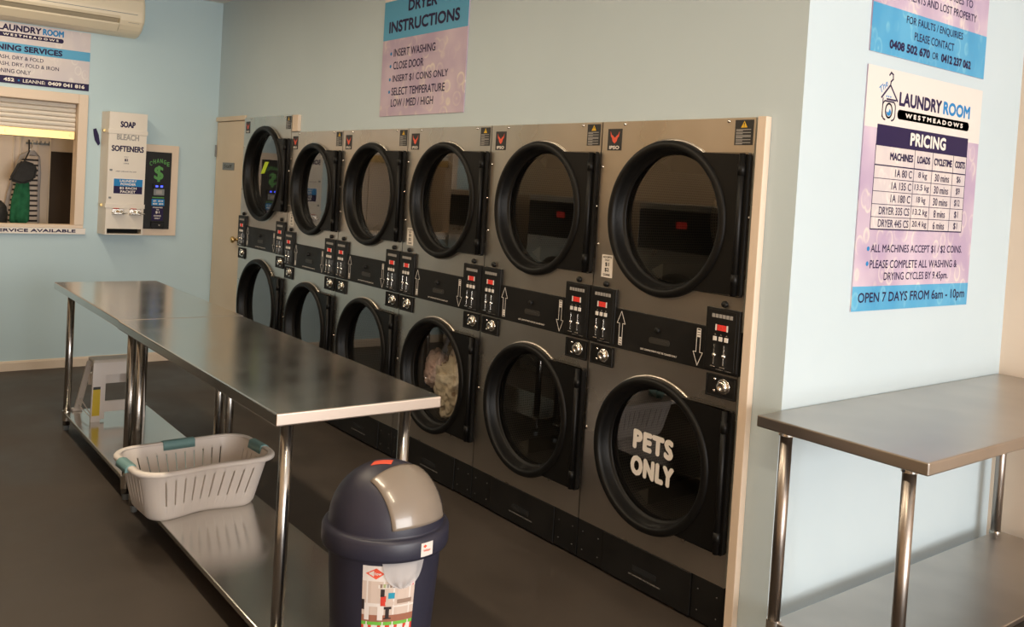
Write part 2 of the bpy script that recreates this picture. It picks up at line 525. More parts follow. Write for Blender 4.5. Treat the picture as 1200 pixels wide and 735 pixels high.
b = B(); text(b, 'SERVICE AVAILABLE', on_plusx(XL+.026), 1.050, 1.075, -1.612, -1.055, bold=.045)
obj('lettering', b, M['navy'], st)

# store room behind the hatch
SX = -6.42
b = B()
box(b, SX-.06, SX, -2.7, -1.085, 0, 2.6); box(b, SX-.06, SX, -1.085, -.6, 1.675, 2.6)
struct('wall_storeroom', b, M['cream_paint'])
b = B()
for k, yy in enumerate((-2.45, -1.90, -1.63, -1.365, -1.315, -1.18, -1.09)):
    box(b, SX, SX+.012, yy-.006, yy+.006, 0, 2.5, .002)
struct('trim_3', b, M['door_cream'])
b = B(); box(b, SX-.30, SX-.27, -1.4, -.6, 0, 2.6); struct('wall_passage', b, M['panel_dark'])
b = B(); box(b, SX-.3, XL-.12, -.62, -.56, 0, 2.6); struct('wall_storeroom_side', b, M['cream_paint'])
b = B(); box(b, SX-.3, XL-.12, -2.76, -2.70, 0, 2.6); struct('wall_storeroom_end', b, M['cream_paint'])
b = B(); box(b, SX-.3, XL-.12, -2.76, -.56, 2.6, 2.66); struct('ceiling_storeroom', b, M['white_paint'])
area('storeroom_lamp', (-6.0, -1.9, 2.55), (0, 0, 0), .5, .5, STORE_W*3, (1.0, .74, .46))

# ceiling battens
for k, (x, y) in enumerate(TUBES):
    t = thing('ceiling_light', 'white fluorescent batten on the ceiling, %s along the room' % ('farthest', 'second from the far end', 'third from the far end', 'nearest the camera')[k], 'ceiling light', (x, y, ZC), 0, 'fluorescent battens over the aisle')
    b = B(); box(b, -.62, .62, -.05, .05, -.05, 0, .006); obj('housing', b, M['white_plastic'], t)
    for yy in (-.03, .03):
        b = B(); cyl(b, (-.6, yy, -.068), (.6, yy, -.068), .013, n=12)
        obj('tube', b, M['lamp'], t)
    o = area('batten_light', (x, y, ZC-.09), (0, 0, 0), 1.22, .10, TUBE_W, (1.0, .83, .60))

# ------------------------------------------------------------------ stacked dryers
def make_door(root, cx, cz, R, fx1, fz0, fz1):
    ox = Vector((cx, 0, cz))
    b = B()
    lathe(b, [(R-.012, .004), (R, -.002), (R, -.018), (R-.004, -.028), (R-.012, -.034), (R-.026, -.034), (R-.034, -.028),
              (R-.037, -.012), (R-.042, .016), (R-.048, .024), (R-.055, .026), (R-.055, .040), (R-.02, .04)], (cx, 0, cz), 'y', 80, closed=True)
    # hinge flap between the ring and the right edge
    pts = []
    r0 = R-.02; hz0, hz1 = fz0-cz, fz1-cz
    a1 = math.asin(min(.999, hz1/r0)); a0 = math.asin(max(-.999, hz0/r0))
    arc = [(cx+r0*math.cos(a), cz+r0*math.sin(a)) for a in [a0+(a1-a0)*i/24 for i in range(25)]]
    poly = arc + [(fx1-.006, fz1), (fx1, fz1-.006), (fx1, fz0+.006), (fx1-.006, fz0)]
    lo = [b.verts.new((x, -.002, z_)) for x, z_ in poly]; hi = [b.verts.new((x, -.022, z_)) for x, z_ in poly]
    n = len(poly)
    for i in range(n):
        k = (i+1) % n
        b.faces.new([lo[i], lo[k], hi[k], hi[i]])
    # face as strips from arc to right edge
    m = len(arc)
    er = [b.verts.new((fx1, -.022, min(max(p[1], fz0+.006), fz1-.006))) for p in arc]
    for i in range(m-1):
        b.faces.new([hi[i], hi[i+1], er[i+1], er[i]])
    d = obj('door', b, M['rubber'], root)
    b = B()
    rr = [(R-.064, .046), (R-.064, .050)]
    c0 = b.verts.new((cx, (.029), cz)); n = 64
    ring = [b.verts.new((cx+(R-.056)*math.cos(2*PI*i/n), .029, cz+(R-.056)*math.sin(2*PI*i/n))) for i in range(n)]
    b.faces.new(ring)
    b.verts.remove(c0)
    gp = obj('door_glass', b, M['glass'], d)
    if gp.data.polygons[0].normal.y > 0:
        gp.data.flip_normals()
    b = B()
    cyl(b, (fx1-.022, -.030, fz0+.004), (fx1-.022, -.030, fz1-.004), .011, n=14)
    for f in (.12, .88):
        zz = fz0+(fz1-fz0)*f
        cyl(b, (fx1-.022, -.030, zz-.02), (fx1-.022, -.030, zz+.02), .0135, n=14)
    obj('hinge', b, M['rubber'], d, smooth=True)
    b = B(); box(b, fx1-.006, fx1+.002, -.016, .0, fz0+.01, fz1-.01, .001); obj('hinge_leaf', b, M['rubber'], d)
    b = B()
    for s in (-.115, .115):
        lathe(b, [(.0065, 0), (.006, .004), (.003, .006), (.0003, .0065)], (cx-R+.040, .004, cz+s*R/.31), 'x', 12)
    obj('latch_stud', b, M['chrome'], d)
    return d

def make_drum(root, cx, cz, R):
    b = B()
    rd = R-.03
    lathe(b, [(rd, .075), (rd, .60)], (cx, 0, cz), 'y', 64, uvs=(150, 42))
    lathe(b, [(rd, .60), (.05, .64)], (cx, 0, cz), 'y', 64, uvs=(120, 18))
    lathe(b, [(.05, .64), (.045, .60), (.0005, .59)], (cx, 0, cz), 'y', 32)
    for k in range(3):                              # lifting ribs
        a = PI/2 + .5 + k*2*PI/3
        c, s = math.cos(a), math.sin(a)
        pts = [(rd*math.cos(a-.13), rd*math.sin(a-.13)), ((rd-.06)*c, (rd-.06)*s), (rd*math.cos(a+.13), rd*math.sin(a+.13))]
        prism(b, [(cx+p, cz+q) for p, q in pts], (.12, .60), lambda x, z_, y: (x, y, z_))
    obj('drum', b, M['drumsteel'], root)
    b = B(); lathe(b, [(R-.055, .06), (rd, .075), (rd+.02, .075), (rd+.02, .056)], (cx, 0, cz), 'y', 64)
    obj('drum_seal', b, M['cavity'], root)

def control_panel(root, x0, x1, z0, z1, lk):
    W = x1-x0; H = z1-z0
    u = lambda f: x0+f*W
    v = lambda f: z0+f*H
    b = B(); box(b, x0, x1, -.014, 0, z0, z1, .002)
    box(b, u(.08), u(.92), -.0155, -.012, v(.04), v(.97), .001)
    c = obj('control_panel', b, M['black'], root)
    F = on_back(-.0155)
    b = B()
    for k in range(6):
        box(b, u(.19+k*.107), u(.19+k*.107+.085), -.0165, -.0155, v(.845), v(.905))
    obj('program_strip', b, M['grey_print'], c)
    b = B(); box(b, u(.315), u(.350), -.0175, -.0155, v(.64), v(.74)); box(b, u(.65), u(.685), -.0175, -.0155, v(.64), v(.74))
    obj('display_bezel', b, M['white_print'], c)
    b = B(); box(b, u(.365), u(.635), -.0168, -.0155, v(.645), v(.735)); dd = obj('display', b, M['led'], c)
    b = B(); text(b, 'PAY', on_back(-.0168), v(.66), v(.72), u(.38), u(.62), bold=.02); obj('digits', b, M['red_print'], dd)
    for k in range(3):
        b = B(); box(b, u(.27+k*.17), u(.27+k*.17+.105), -.0195, -.0155, v(.475), v(.545), .001); bt = obj('button', b, M['white_print'], c)
        b = B(); text(b, '^', F, v(.565), v(.585), ac=u(.32+k*.17), width=.008, bold=.02); obj('symbol', b, M['grey_print'], bt)
    for k in range(2):
        xx = u(.34+k*.29)
        b = B()
        box(b, xx-.0022, xx+.0022, -.0235, -.0155, v(.10), v(.42), .0006)
        lathe(b, [(.0095, -.0155), (.0095, -.0185), (.006, -.024), (.0003, -.026)], (xx-.002, 0, v(.245)), 'y', 16)
        box(b, xx-.011, xx+.011, -.027, -.0155, v(.055), v(.075), .002)
        obj('coin_slot', b, M['chrome'], c)
    b = B(); text(b, 'INSERT COINS', F, v(.012), v(.028), u(.40), u(.86)); obj('lettering', b, M['grey_print'], c)
    # coin box lock under the panel
    lx0, lx1, lz0, lz1 = lk
    b = B(); box(b, lx0, lx1, -.006, 0, lz0, lz1, .0015)
    for p in ((lx0, lx0+.006, lz0, lz1), (lx1-.006, lx1, lz0, lz1), (lx0, lx1, lz0, lz0+.006), (lx0, lx1, lz1-.006, lz1)):
        box(b, p[0], p[1], -.010, 0, p[2], p[3], .0015)
    l = obj('lock_plate', b, M['black'], root)
    cx, cz = lx0+.60*(lx1-lx0), (lz0+lz1)/2+.002
    b = B(); lathe(b, [(.029, -.005), (.029, -.009), (.025, -.010), (.022, -.008), (.021, -.022), (.017, -.026), (.009, -.026), (.007, -.021), (.0003, -.021)], (cx, 0, cz), 'y', 28)
    obj('lock_barrel', b, M['chrome'], l)
    b = B()
    for dx, dz in ((-.042, .022), (-.042, -.022)):
        lathe(b, [(.006, -.005), (.005, -.009), (.0003, -.010)], (cx+dx, 0, cz+dz), 'y', 12)
    obj('screw', b, M['chrome'], l)

def arrow(bm, cx, z0, z1, up, F):
    def ln(p, q, t=.0022):
        p = Vector(p); q = Vector(q); d = (q-p).normalized(); nn = Vector((-d.y, d.x))*t/2
        prism(bm, [tuple(p-nn-d*t/2), tuple(q-nn+d*t/2), tuple(q+nn+d*t/2), tuple(p+nn-d*t/2)], (0, .0006), F)
    h = z1-z0; k = .36*h
    def P(a, bb): return (cx+a, z0+bb if up else z1-bb)
    hw, sw = .023, .009
    q = [P(-sw, 0), P(-sw, h-k), P(-hw, h-k), P(0, h), P(hw, h-k), P(sw, h-k), P(sw, 0)]
    for a, c in zip(q, q[1:]+q[:1]):
        ln(a, c)
    for j in range(3):
        a, c = P(0, .006+j*.0095), P(0, .013+j*.0095)
        lo, hi = min(a[1], c[1]), max(a[1], c[1])
        prism(bm, [(cx-.007, lo), (cx+.007, lo), (cx+.007, hi), (cx-.007, hi)], (0, .0006), F)

def make_stack(label, W, H, R, czu, czl, zmid, ctl, fl_u, fl_l, lockz, cx):
    """W x H cabinet; zmid=(z0,z1) of lint band, ctl=(z0,z1) of control panels"""
    root = thing('stacked_dryer', label, 'dryer', (0, 0, 0), 0, 'stacked coin dryers along the back wall')
    hb = .178; g = .003
    b = B()
    box(b, g, W-g, .02, .80, 0, H); 
    # the carcass is a shell: drop the front face so the drums stay open
    b.faces.ensure_lookup_table()
    fr = [f for f in b.faces if abs(f.calc_center_median().y-.02) < 1e-4]
    bmesh.ops.delete(b, geom=fr, context='FACES')
    obj('cabinet', b, M['steel'], root)
    b = B(); plate_hole(b, g, W-g, zmid[1]-.004, H, cx, czu, R-.012)
    lathe(b, [(R+.006, 0), (R+.006, -.004), (R-.006, -.004), (R-.006, 0)], (cx, 0, czu), 'y', 80)
    obj('upper_front', b, M['steel'], root)
    b = B(); plate_hole(b, g, W-g, hb, zmid[0]+.004, cx, czl, R-.012)
    lathe(b, [(R+.006, 0), (R+.006, -.004), (R-.006, -.004), (R-.006, 0)], (cx, 0, czl), 'y', 80)
    obj('lower_front', b, M['steel'], root)
    for cz in (czu, czl):
        make_drum(root, cx, cz, R)
    make_door(root, cx, czu, R, W-.008, *fl_u)['label'] = 'upper door'
    make_door(root, cx, czl, R, W-.008, *fl_l)['label'] = 'lower door'
    # lint band
    c0, c1 = .160/.8*W if W < .85 else .155, W-(.155)
    b = B(); box(b, g, W-g, -.008, .02, zmid[0], zmid[1], .002)
    mx = W/2+.01; mz = zmid[0]+.065
    lp = obj('lint_panel', b, M['black'], root)
    F = on_back(-.008)
    b = B(); prism(b, rrect(mx-.055, mx+.055, mz-.012, mz+.012, .010), (0, .0022), F)
    prism(b, rrect(mx-.046, mx+.046, mz-.009, mz+.004, .006), (.0022, .0035), F)
    obj('pull_slot', b, M['slot'], lp)
    b = B(); lathe(b, [(.011, 0), (.011, -.012), (.009, -.014), (.0003, -.014)], (mx-.01, -.008, zmid[1]-.055), 'y', 16); obj('panel_lock', b, M['black'], lp)
    b = B(); text(b, 'LINT COMPARTMENT MUST BE CLEANED DAILY', F, zmid[0]+.018, zmid[0]+.025, mx-.10, mx+.095, bold=.01)
    obj('lettering', b, M['white_print'], lp)
    b = B(); arrow(b, .193, zmid[0]+.016, zmid[1]-.010, True, F); obj('up_arrow', b, M['white_print'], lp)
    b = B(); arrow(b, W-.193, zmid[0]+.010, zmid[1]-.016, False, F); obj('down_arrow', b, M['white_print'], lp)
    for x0 in (.005, W-.158):
        control_panel(root, x0, x0+.153, ctl[0], ctl[1], (x0+.014, x0+.148, lockz[0], lockz[1]))
    for x0 in (.087, W-.083):
        b = B(); lathe(b, [(.0125, 0), (.0125, -.010), (.010, -.014), (.0003, -.015)], (x0, 0, ctl[1]+.016), 'y', 18)
        obj('indicator_button', b, M['black'], root)
    # kick panels
    for x0, x1, kd in ((g, .160, 0), (.163, W-.157, 1), (W-.154, W-g, 2)):
        b = B(); box(b, x0, x1, -.004 if kd == 1 else 0, .02, .012, hb-.001, .002)
        k = obj('kick_panel', b, M['black'], root)
        if kd == 1:
            FF = on_back(-.004)
            b = B(); prism(b, rrect(mx-.07, mx+.06, .075, .098, .008), (0, .002), FF); obj('pull_slot', b, M['cavity'], k)
            b = B(); text(b, 'LINT COMPARTMENT MUST BE CLEANED DAILY', FF, .055, .061, mx-.09, mx+.085, bold=.01); obj('lettering', b, M['grey_print'], k)
        else:
            b = B()
            for xx in (x0+.03, x1-.03):
                for zz in (.05, .13):
                    lathe(b, [(.0038, 0), (.003, -.002), (.0003, -.003)], (xx, 0, zz), 'y', 10)
            obj('screw', b, M['slot'], k)
    # stickers and screws
    b = B(); box(b, .037, .121, -.0012, 0, H-.121, H-.030); sk = obj('logo_sticker', b, M['black_print'], root)
    F = on_back(-.0012)
    b = B()
    lx, lz = .079, H-.070
    half = [(0, -.022), (.012, -.012), (.017, .002), (.024, .008), (.027, .030), (.020, .016), (.009, .010), (.004, .004), (0, .004)]
    prism(b, [(lx+a, lz+c) for a, c in half], (0, .0005), F)
    prism(b, [(lx-a, lz+c) for a, c in half][::-1], (0, .0005), F)
    obj('fox_emblem', b, M['logo_red'], sk)
    b = B(); text(b, 'IPSO', F, H-.116, H-.101, .049, .109, bold=.035); obj('lettering', b, M['white_print'], sk)
    b = B(); box(b, W-.094, W-.012, -.0012, 0, H-.100, H-.008); ws = obj('warning_sticker', b, M['black_print'], root)
    b = B(); tx = W-.053
    prism(b, [(tx-.014, H-.036), (tx+.014, H-.036), (tx, H-.012)], (0, .0005), F); tr = obj('warning_triangle', b, M['warn_yellow'], ws)
    b = B(); prism(b, [(tx-.0015, H-.028), (tx+.0015, H-.028), (tx+.002, H-.019), (tx-.002, H-.019)], (.0005, .0008), F)
    prism(b, [(tx-.0015, H-.033), (tx+.0015, H-.033), (tx+.0015, H-.030), (tx-.0015, H-.030)], (.0005, .0008), F)
    obj('exclamation_mark', b, M['black_print'], tr)
    b = B()
    zz = H-.042
    for grp in (2, 2, 3, 2, 2):
        for j in range(grp):
            ln = .066 if j < grp-1 else .030
            prism(b, [(W-.088, zz-.0028), (W-.088+ln, zz-.0028), (W-.088+ln, zz), (W-.088, zz)], (0, .0004), F)
            zz -= .0044
        zz -= .002
    obj('warning_text', b, M['grey_print'], ws)
    for xx, zz in ((.135, H-.012), (W-.125, H-.012), (.016, czu+.20), (.016, czu-.13), (W-.010, czu+.03), (.016, czl+.02)):
        b = B(); lathe(b, [(.0065, 0), (.0055, -.004), (.0003, -.0055)], (xx, 0, zz), 'y', 12); obj('screw', b, M['chrome'], root)
    return root

ZM, CT = (.955, 1.120), (.965, 1.195)
base = make_stack('steel stacked dryer at the near right end of the row, lower door lettered PETS ONLY',
                  .8, 1.897, .311, 1.506, .563, ZM, CT, (1.245, 1.769), (.298, .832), (.865, .948), .4)
base.location = (-.8, 0, 0)
labels = ['steel stacked dryer second from the right end, left of the PETS ONLY one',
          'steel stacked dryer third from the right end, laundry in its lower drum',
          'steel stacked dryer fourth from the right end, left of the one holding laundry',
          'shorter steel stacked dryer directly beside the taller far one']
stacks = [base]
for k in range(1, 5):
    s_ = copy_tree(base); s_.location = (-.8*(k+1), 0, 0); s_['label'] = labels[k-1]; stacks.append(s_)
far = make_stack('tallest stacked dryer at the far left end of the row, next to the cream door',
                 .893, 2.02, .357, 1.592, .590, (1.018, 1.180), (1.017, 1.255), (1.325, 1.852), (.33, .852), (.922, 1.003), .44)
far.location = (-4.893, 0, 0)

def price_sticker(root):
    b = B(); box(b, .048, .113, -.0012, 0, 1.238, 1.334); s_ = obj('price_sticker', b, M['white_print'], root, 'white coin sticker')
    b = B(); F = on_back(-.0012)
    for t_, z0, z1, wd in (('ACCEPTS', 1.320, 1.328, .052), ('ONLY', 1.308, 1.315, .028), ('$1', 1.284, 1.302, .024), ('$2', 1.261, 1.279, .026), ('COINS', 1.245, 1.254, .040)):
        text(b, t_, F, z0, z1, ac=.0805, width=wd, bold=.03)
    obj('lettering', b, M['black_print'], s_)
for k in (0, 2, 4):
    price_sticker(stacks[k])
# PETS ONLY on the nearest lower door glass
d = [c for c in stacks[0].children if c.get('label') == 'lower door'][0]
b = B(); F = on_back(.0285)
GX = .8
text(b, 'PETS', F, .555, .637, GX-.532, GX-.312, bold=.048, spacing=1.15)
text(b, 'ONLY', F, .447, .530, GX-.538, GX-.302, bold=.048, spacing=1.15)
obj('lettering', b, M['white_print'], d, 'white rounded letters PETS ONLY')

# laundry seen through the third stack's lower glass
def cloth_lump(name, m, c, r, seed, label, folds=.35, cat='laundry', sub=5):
    b = B(); bmesh.ops.create_icosphere(b, subdivisions=sub, radius=1.0)
    so = Vector((seed*7.3, seed*3.1, seed*1.7))
    for v in b.verts:
        p = v.co.copy()
        n1 = noise.noise(p*1.3+so); n2 = noise.noise(p*4.5+so*2)
        w_ = Vector((n1, n2, -n1))*.5
        rg = 1-abs(noise.noise(p*2.3+so*1.5+w_))*2.6
        r2 = 1-abs(noise.noise(p*5.2+so*.7+w_*2))*2.6
        s_ = 1+folds*(n1*.5+n2*.12+.30*rg+.16*r2-.2)
        q = Vector((p.x*r[0]*s_, p.y*r[1]*s_, p.z*r[2]*s_))
        v.co = q
    for f in b.faces: f.smooth = True
    return tag(obj(name, b, m, loc=c), label, cat)
lx = -2.4
cloth_lump('crumpled_sheet', M['cream_cloth'], (lx+.415, .150, .485), (.180, .080, .195), 1, 'cream flowered cloth crumpled against the lower dryer glass', .55, sub=6)
cloth_lump('crumpled_towel', M['pink_cloth'], (lx+.200, .160, .545), (.085, .07, .105), 2, 'pinkish grey cloth bundled left of the cream flowered cloth', .5)
cloth_lump('crumpled_shirt', M['olive_cloth'], (lx+.270, .27, .655), (.09, .07, .06), 3, 'small khaki cloth on top of the laundry in the dryer', .6, sub=4)

# lime note on the far dryer's upper glass
b = B(); F = on_back(.027)
prism(b, [(-4.585, 1.590), (-4.515, 1.594), (-4.440, 1.682), (-4.510, 1.682)], (0, .001), F)
tag(obj('paper_note', b, M['lime']), 'lime green paper note stuck on the far dryer upper glass', 'note')

# ------------------------------------------------------------------ signs
def board(name, label, a0, a1, z0, z1, plane, m, wall):
    """plane 'x' (faces +X at x=wall) or 'y' (faces -Y at y=wall)"""
    F0 = on_plusx(wall) if plane == 'x' else on_back(wall)
    b = B(); prism(b, [(a0, z0), (a1, z0), (a1, z1), (a0, z1)], (.0005, .0055), F0)
    o = tag(obj(name, b, m), label, 'sign')
    return o, (on_plusx(wall+.0055) if plane == 'x' else on_back(wall-.0055))

def line(o, m, s, F, *a, **k):
    b = B(); text(b, s, F, *a, **k)
    return obj('lettering', b, M[m], o)

def rect(b, F, a0, a1, z0, z1, h=(0, .0004), mi=0):
    prism(b, [(a0, z0), (a1, z0), (a1, z1), (a0, z1)], h, F, mi)

def dot(b, F, a, z, r=.007):
    prism(b, [(a+r*math.cos(t*PI/6), z+r*math.sin(t*PI/6)) for t in range(12)], (0, .0006), F)

def stroke(b, F, pts, t, h=(0, .0006)):
    for p, q in zip(pts, pts[1:]):
        p = Vector(p); q = Vector(q); d_ = (q-p).normalized(); nn = Vector((-d_.y, d_.x))*t/2; e = d_*t/2
        prism(b, [tuple(p-nn-e), tuple(q-nn+e), tuple(q+nn+e), tuple(p+nn-e)], h, F)

# dryer instructions sign over the third and fourth stacks
o, F = board('instruction_sign', 'lilac dryer instructions sign with a blue heading on the back wall', -2.775, -1.885, 1.975, 2.86, 'y', M['bubbles'], YW)
b = B(); rect(b, F, -2.775, -1.885, 2.425, 2.655); obj('heading_band', b, M['bandblue'], o)
b = B(); rect(b, F, -2.775, -1.885, 2.655, 2.86); obj('top_band', b, M['paper'], o)
b = B()
line(o, 'navy', 'DRYER', F, 2.575, 2.640, -2.500, -2.195, bold=.03, off=.0004)
line(o, 'navy', 'INSTRUCTIONS', F, 2.464, 2.534, -2.710, -1.965, bold=.03, off=.0004)
for t_, z0, a1, a0 in (('INSERT WASHING', 2.322, -2.190, -2.640), ('CLOSE DOOR', 2.247, -2.305, -2.640), ('INSERT $1 COINS ONLY', 2.168, -2.050, -2.640),
                   ('SELECT TEMPERATURE', 2.095, -2.075, -2.645), ('LOW / MED / HIGH', 2.028, -2.185, -2.645)):
    line(o, 'navy', t_, F, z0, z0+.046, a0, a1, bold=.008)
b.free()
b = B()
for z_ in (2.342, 2.268, 2.190, 2.117):
    dot(b, F, -2.672, z_, .010)
obj('bullets', b, M['skyblue'], o)

def logo(o, F, a0, a1, z0, z1, full=True):
    """hanger over a tub, LAUNDRY ROOM / WESTMEADOWS in the box a0..a1, z0..z1"""
    w_, h_ = a1-a0, z1-z0
    A = lambda f: a0+f*w_
    Z = lambda f: z0+f*h_
    ta = .175 if full else 0
    b = B()
    line(o, 'navy', 'LAUNDRY', F, Z(.30), Z(.62), A(ta+.01), A(.655), bold=.035)
    prism(b, rrect(A(ta), A(1.0), Z(.0), Z(.22), h_*.10), (0, .0004), F)
    if full:
        stroke(b, F, [(A(.06), Z(.40)), (A(.15), Z(.40))], .007)
        stroke(b, F, [(A(.005), Z(.42)), (A(.085), Z(.72)), (A(.165), Z(.40))], .008)
        stroke(b, F, [(A(.085), Z(.72)), (A(.088), Z(.80)), (A(.108), Z(.86)), (A(.105), Z(.96)), (A(.085), Z(1.0)), (A(.07), Z(.94))], .007)
        q = rrect(A(.02), A(.15), Z(-.06), Z(.36), .022)
        stroke(b, F, [p for p in q if p[1] < Z(.36)-.001][:], .006)
        stroke(b, F, [(A(.02), Z(.0)), (A(.02), Z(.40))], .006)
        c = (A(.085), Z(.15)); rr = h_*.135
        stroke(b, F, [(c[0]+rr*math.cos(t*PI/12), c[1]+rr*1.15*math.sin(t*PI/12)) for t in range(25)], .007)
    obj('logo_emblem', b, M['navy'], o)
    b = B()
    line(o, 'skyblue', 'ROOM', F, Z(.30), Z(.62), A(.675), A(1.0), bold=.035)
    if full:
        line(o, 'skyblue', 'The', lambda a, z_, c: F(a0+.03+(a-a0-.03)*.8-(z_-Z(.70))*.5, z_+(a-a0-.03)*.6, c), Z(.66), Z(.80), A(-.03), A(.06), bold=.01)
        c = (A(.085), Z(.13)); rr = h_*.10
        prism(b, [(c[0]+rr*math.cos(t), c[1]+rr*math.sin(t)) for t in [PI+PI*i/10 for i in range(11)]] + [(c[0]+rr*.4, c[1]+.012), (c[0]-rr*.2, c[1]-.004)], (0, .0006), F)
        for f in (.055, .075, .095):
            dot(b, F, A(f), Z(.46), .004)
    (obj('logo_water', b, M['skyblue'], o) if full else b.free())
    b = B(); line(o, 'white_print', 'WESTMEADOWS', F, Z(.055), Z(.165), A(ta+.085), A(.92), bold=.04, off=.0004, spacing=1.5)
    b.free()

# pricing sign on the alcove wall
o, F = board('pricing_sign', 'large pricing sign with machine price table above the right steel bench', .400, 1.293, 1.206, 2.128, 'x', M['bubbles'], XC)
b = B(); rect(b, F, .400, 1.293, 1.900, 2.128); obj('heading_panel', b, M['paper'], o)
b = B(); rect(b, F, .400, 1.293, 1.206, 1.300); obj('blue_band', b, M['bubbles_blue'], o)
logo(o, F, .50, 1.195, 1.945, 2.115)
TA0, TA1, TZ0, TZ1 = .488, 1.196, 1.518, 1.915
cols = [TA0, .775, .915, 1.085, TA1]
b = B(); rect(b, F, TA0, TA1, TZ0, 1.835, (0, .0004)); obj('table_ground', b, M['bubbles_pale'], o)
b = B(); rect(b, F, TA0, TA1, 1.835, TZ1, (0, .0008))
rows = [1.835, 1.762, 1.712, 1.663, 1.614, 1.565, TZ0]
for z_ in rows[1:]:
    t_ = .005 if z_ in (1.762, TZ0) else .0025
    rect(b, F, TA0, TA1, z_-t_/2, z_+t_/2, (0, .0008))
for a in cols:
    rect(b, F, a-.0015, a+.0015, TZ0, 1.84, (0, .0008))
obj('price_table', b, M['navy'], o)
b = B(); line(o, 'white_print', 'PRICING', F, 1.850, 1.902, .730, 1.010, bold=.035, spacing=1.06, off=.0008); b.free()
b = B()
for t_, a0, a1 in (('MACHINES', .592, .762), ('LOADS', .795, .895), ('CYCLETIME', .927, 1.074), ('COSTS', 1.100, 1.185)):
    line(o, 'navy', t_, F, 1.785, 1.815, a0, a1, bold=.03, off=.0006)
data = [('1A 80 C', '8 kg', '30 mins', '$6'), ('1A 135 C', '13.5 kg', '30 mins', '$9'), ('1A 180 C', '18 kg', '30 mins', '$12'),
        ('DRYER 335 CS', '13.2 kg', '8 mins', '$1'), ('DRYER 445 CS', '20.4 kg', '6 mins', '$1')]
wid = [(.125, .068, .118, .032), (.145, .112, .118, .032), (.145, .070, .118, .046), (.222, .112, .092, .032), (.222, .112, .092, .032)]
for r_, (row, wd) in enumerate(zip(data, wid)):
    zt, zb = rows[r_+1], rows[r_+2]
    zc = (zt+zb)/2
    line(o, 'navy', row[0], F, zc-.015, zc+.015, .762-wd[0], .762, bold=.004, off=.0006)
    for c_ in (1, 2, 3):
        line(o, 'navy', row[c_], F, zc-.016, zc+.015, ac=(cols[c_]+cols[c_+1])/2, width=wd[c_], bold=.004, off=.0006)
line(o, 'navy', 'ALL MACHINES ACCEPT $1 / $2 COINS.', F, 1.425, 1.460, .505, 1.215, bold=.006)
line(o, 'navy', 'PLEASE COMPLETE ALL WASHING &', F, 1.368, 1.400, .505, 1.180, bold=.006)
line(o, 'navy', 'DRYING CYCLES BY 9.45pm.', F, 1.312, 1.352, .610, 1.110, bold=.006)
line(o, 'navy', 'OPEN 7 DAYS FROM 6am - 10pm', F, 1.226, 1.276, .440, 1.265, bold=.012, off=.0004)
b.free()
b = B(); dot(b, F, .487, 1.443, .009); dot(b, F, .487, 1.386, .009); obj('bullets', b, M['skyblue'], o)

# contact sign above it
o, F = board('contact_sign', 'faults and enquiries sign with blue base, above the pricing sign', .402, 1.292, 2.178, 3.0-.06, 'x', M['bubbles'], XC)
b = B(); rect(b, F, .402, 1.292, 2.178, 2.359); obj('blue_band', b, M['bubbles_blue'], o)
b = B()
line(o, 'navy', 'FOR FAULTS / ENQUIRIES', F, 2.310, 2.344, .640, 1.085, bold=.005, off=.0004)
line(o, 'navy', 'PLEASE CONTACT', F, 2.258, 2.290, .705, 1.018, bold=.005, off=.0004)
line(o, 'navy', '0408 502 670', F, 2.203, 2.238, .530, .830, bold=.04, off=.0004)
line(o, 'navy', 'OR', F, 2.206, 2.234, .850, .898, bold=.004, off=.0004)
line(o, 'navy', '0412 237 062', F, 2.203, 2.238, .920, 1.170, bold=.04, off=.0004)
line(o, 'navy', 'GARMENTS AND LOST PROPERTY', F, 2.402, 2.434, .560, 1.190, bold=.005)
line(o, 'navy', 'FOR ANY DAMAGES TO', F, 2.456, 2.488, .66, 1.150, bold=.005)
b.free()

# services sign over the hatch
o, F = board('services_sign', 'laundry services and phone number sign above the service hatch', -2.35, -1.0, 2.148, 2.592, 'x', M['bubbles_pale'], XL)
b = B(); rect(b, F, -2.35, -1.0, 2.375, 2.445); obj('heading_band', b, M['bandblue'], o)
b = B(); rect(b, F, -2.35, -1.0, 2.148, 2.202); obj('phone_band', b, M['navy'], o)
logo(o, F, -1.635, -1.19, 2.487, 2.637, full=False)
b = B()
line(o, 'navy', 'NING SERVICES', F, 2.388, 2.432, -1.632, -1.195, bold=.035, off=.0004)
line(o, 'navy', 'WASH, DRY & FOLD', F, 2.321, 2.353, -1.660, -1.322, bold=.006)
line(o, 'navy', 'WASH, DRY, FOLD & IRON', F, 2.272, 2.304, -1.660, -1.215, bold=.006)
line(o, 'navy', 'IRONING ONLY', F, 2.223, 2.254, -1.660, -1.405, bold=.006)
b.free()
b = B()
line(o, 'white_print', '452', F, 2.162, 2.188, -1.582, -1.512, bold=.04, off=.0004)
line(o, 'white_print', 'LEANNE:', F, 2.163, 2.188, -1.455, -1.305, bold=.006, off=.0004)
line(o, 'white_print', '0409 041 816', F, 2.162, 2.190, -1.285, -1.030, bold=.04, off=.0004)
b.free()
b = B(); dot(b, F, -1.482, 2.175, .007); obj('bullets', b, M['skyblue'], o)

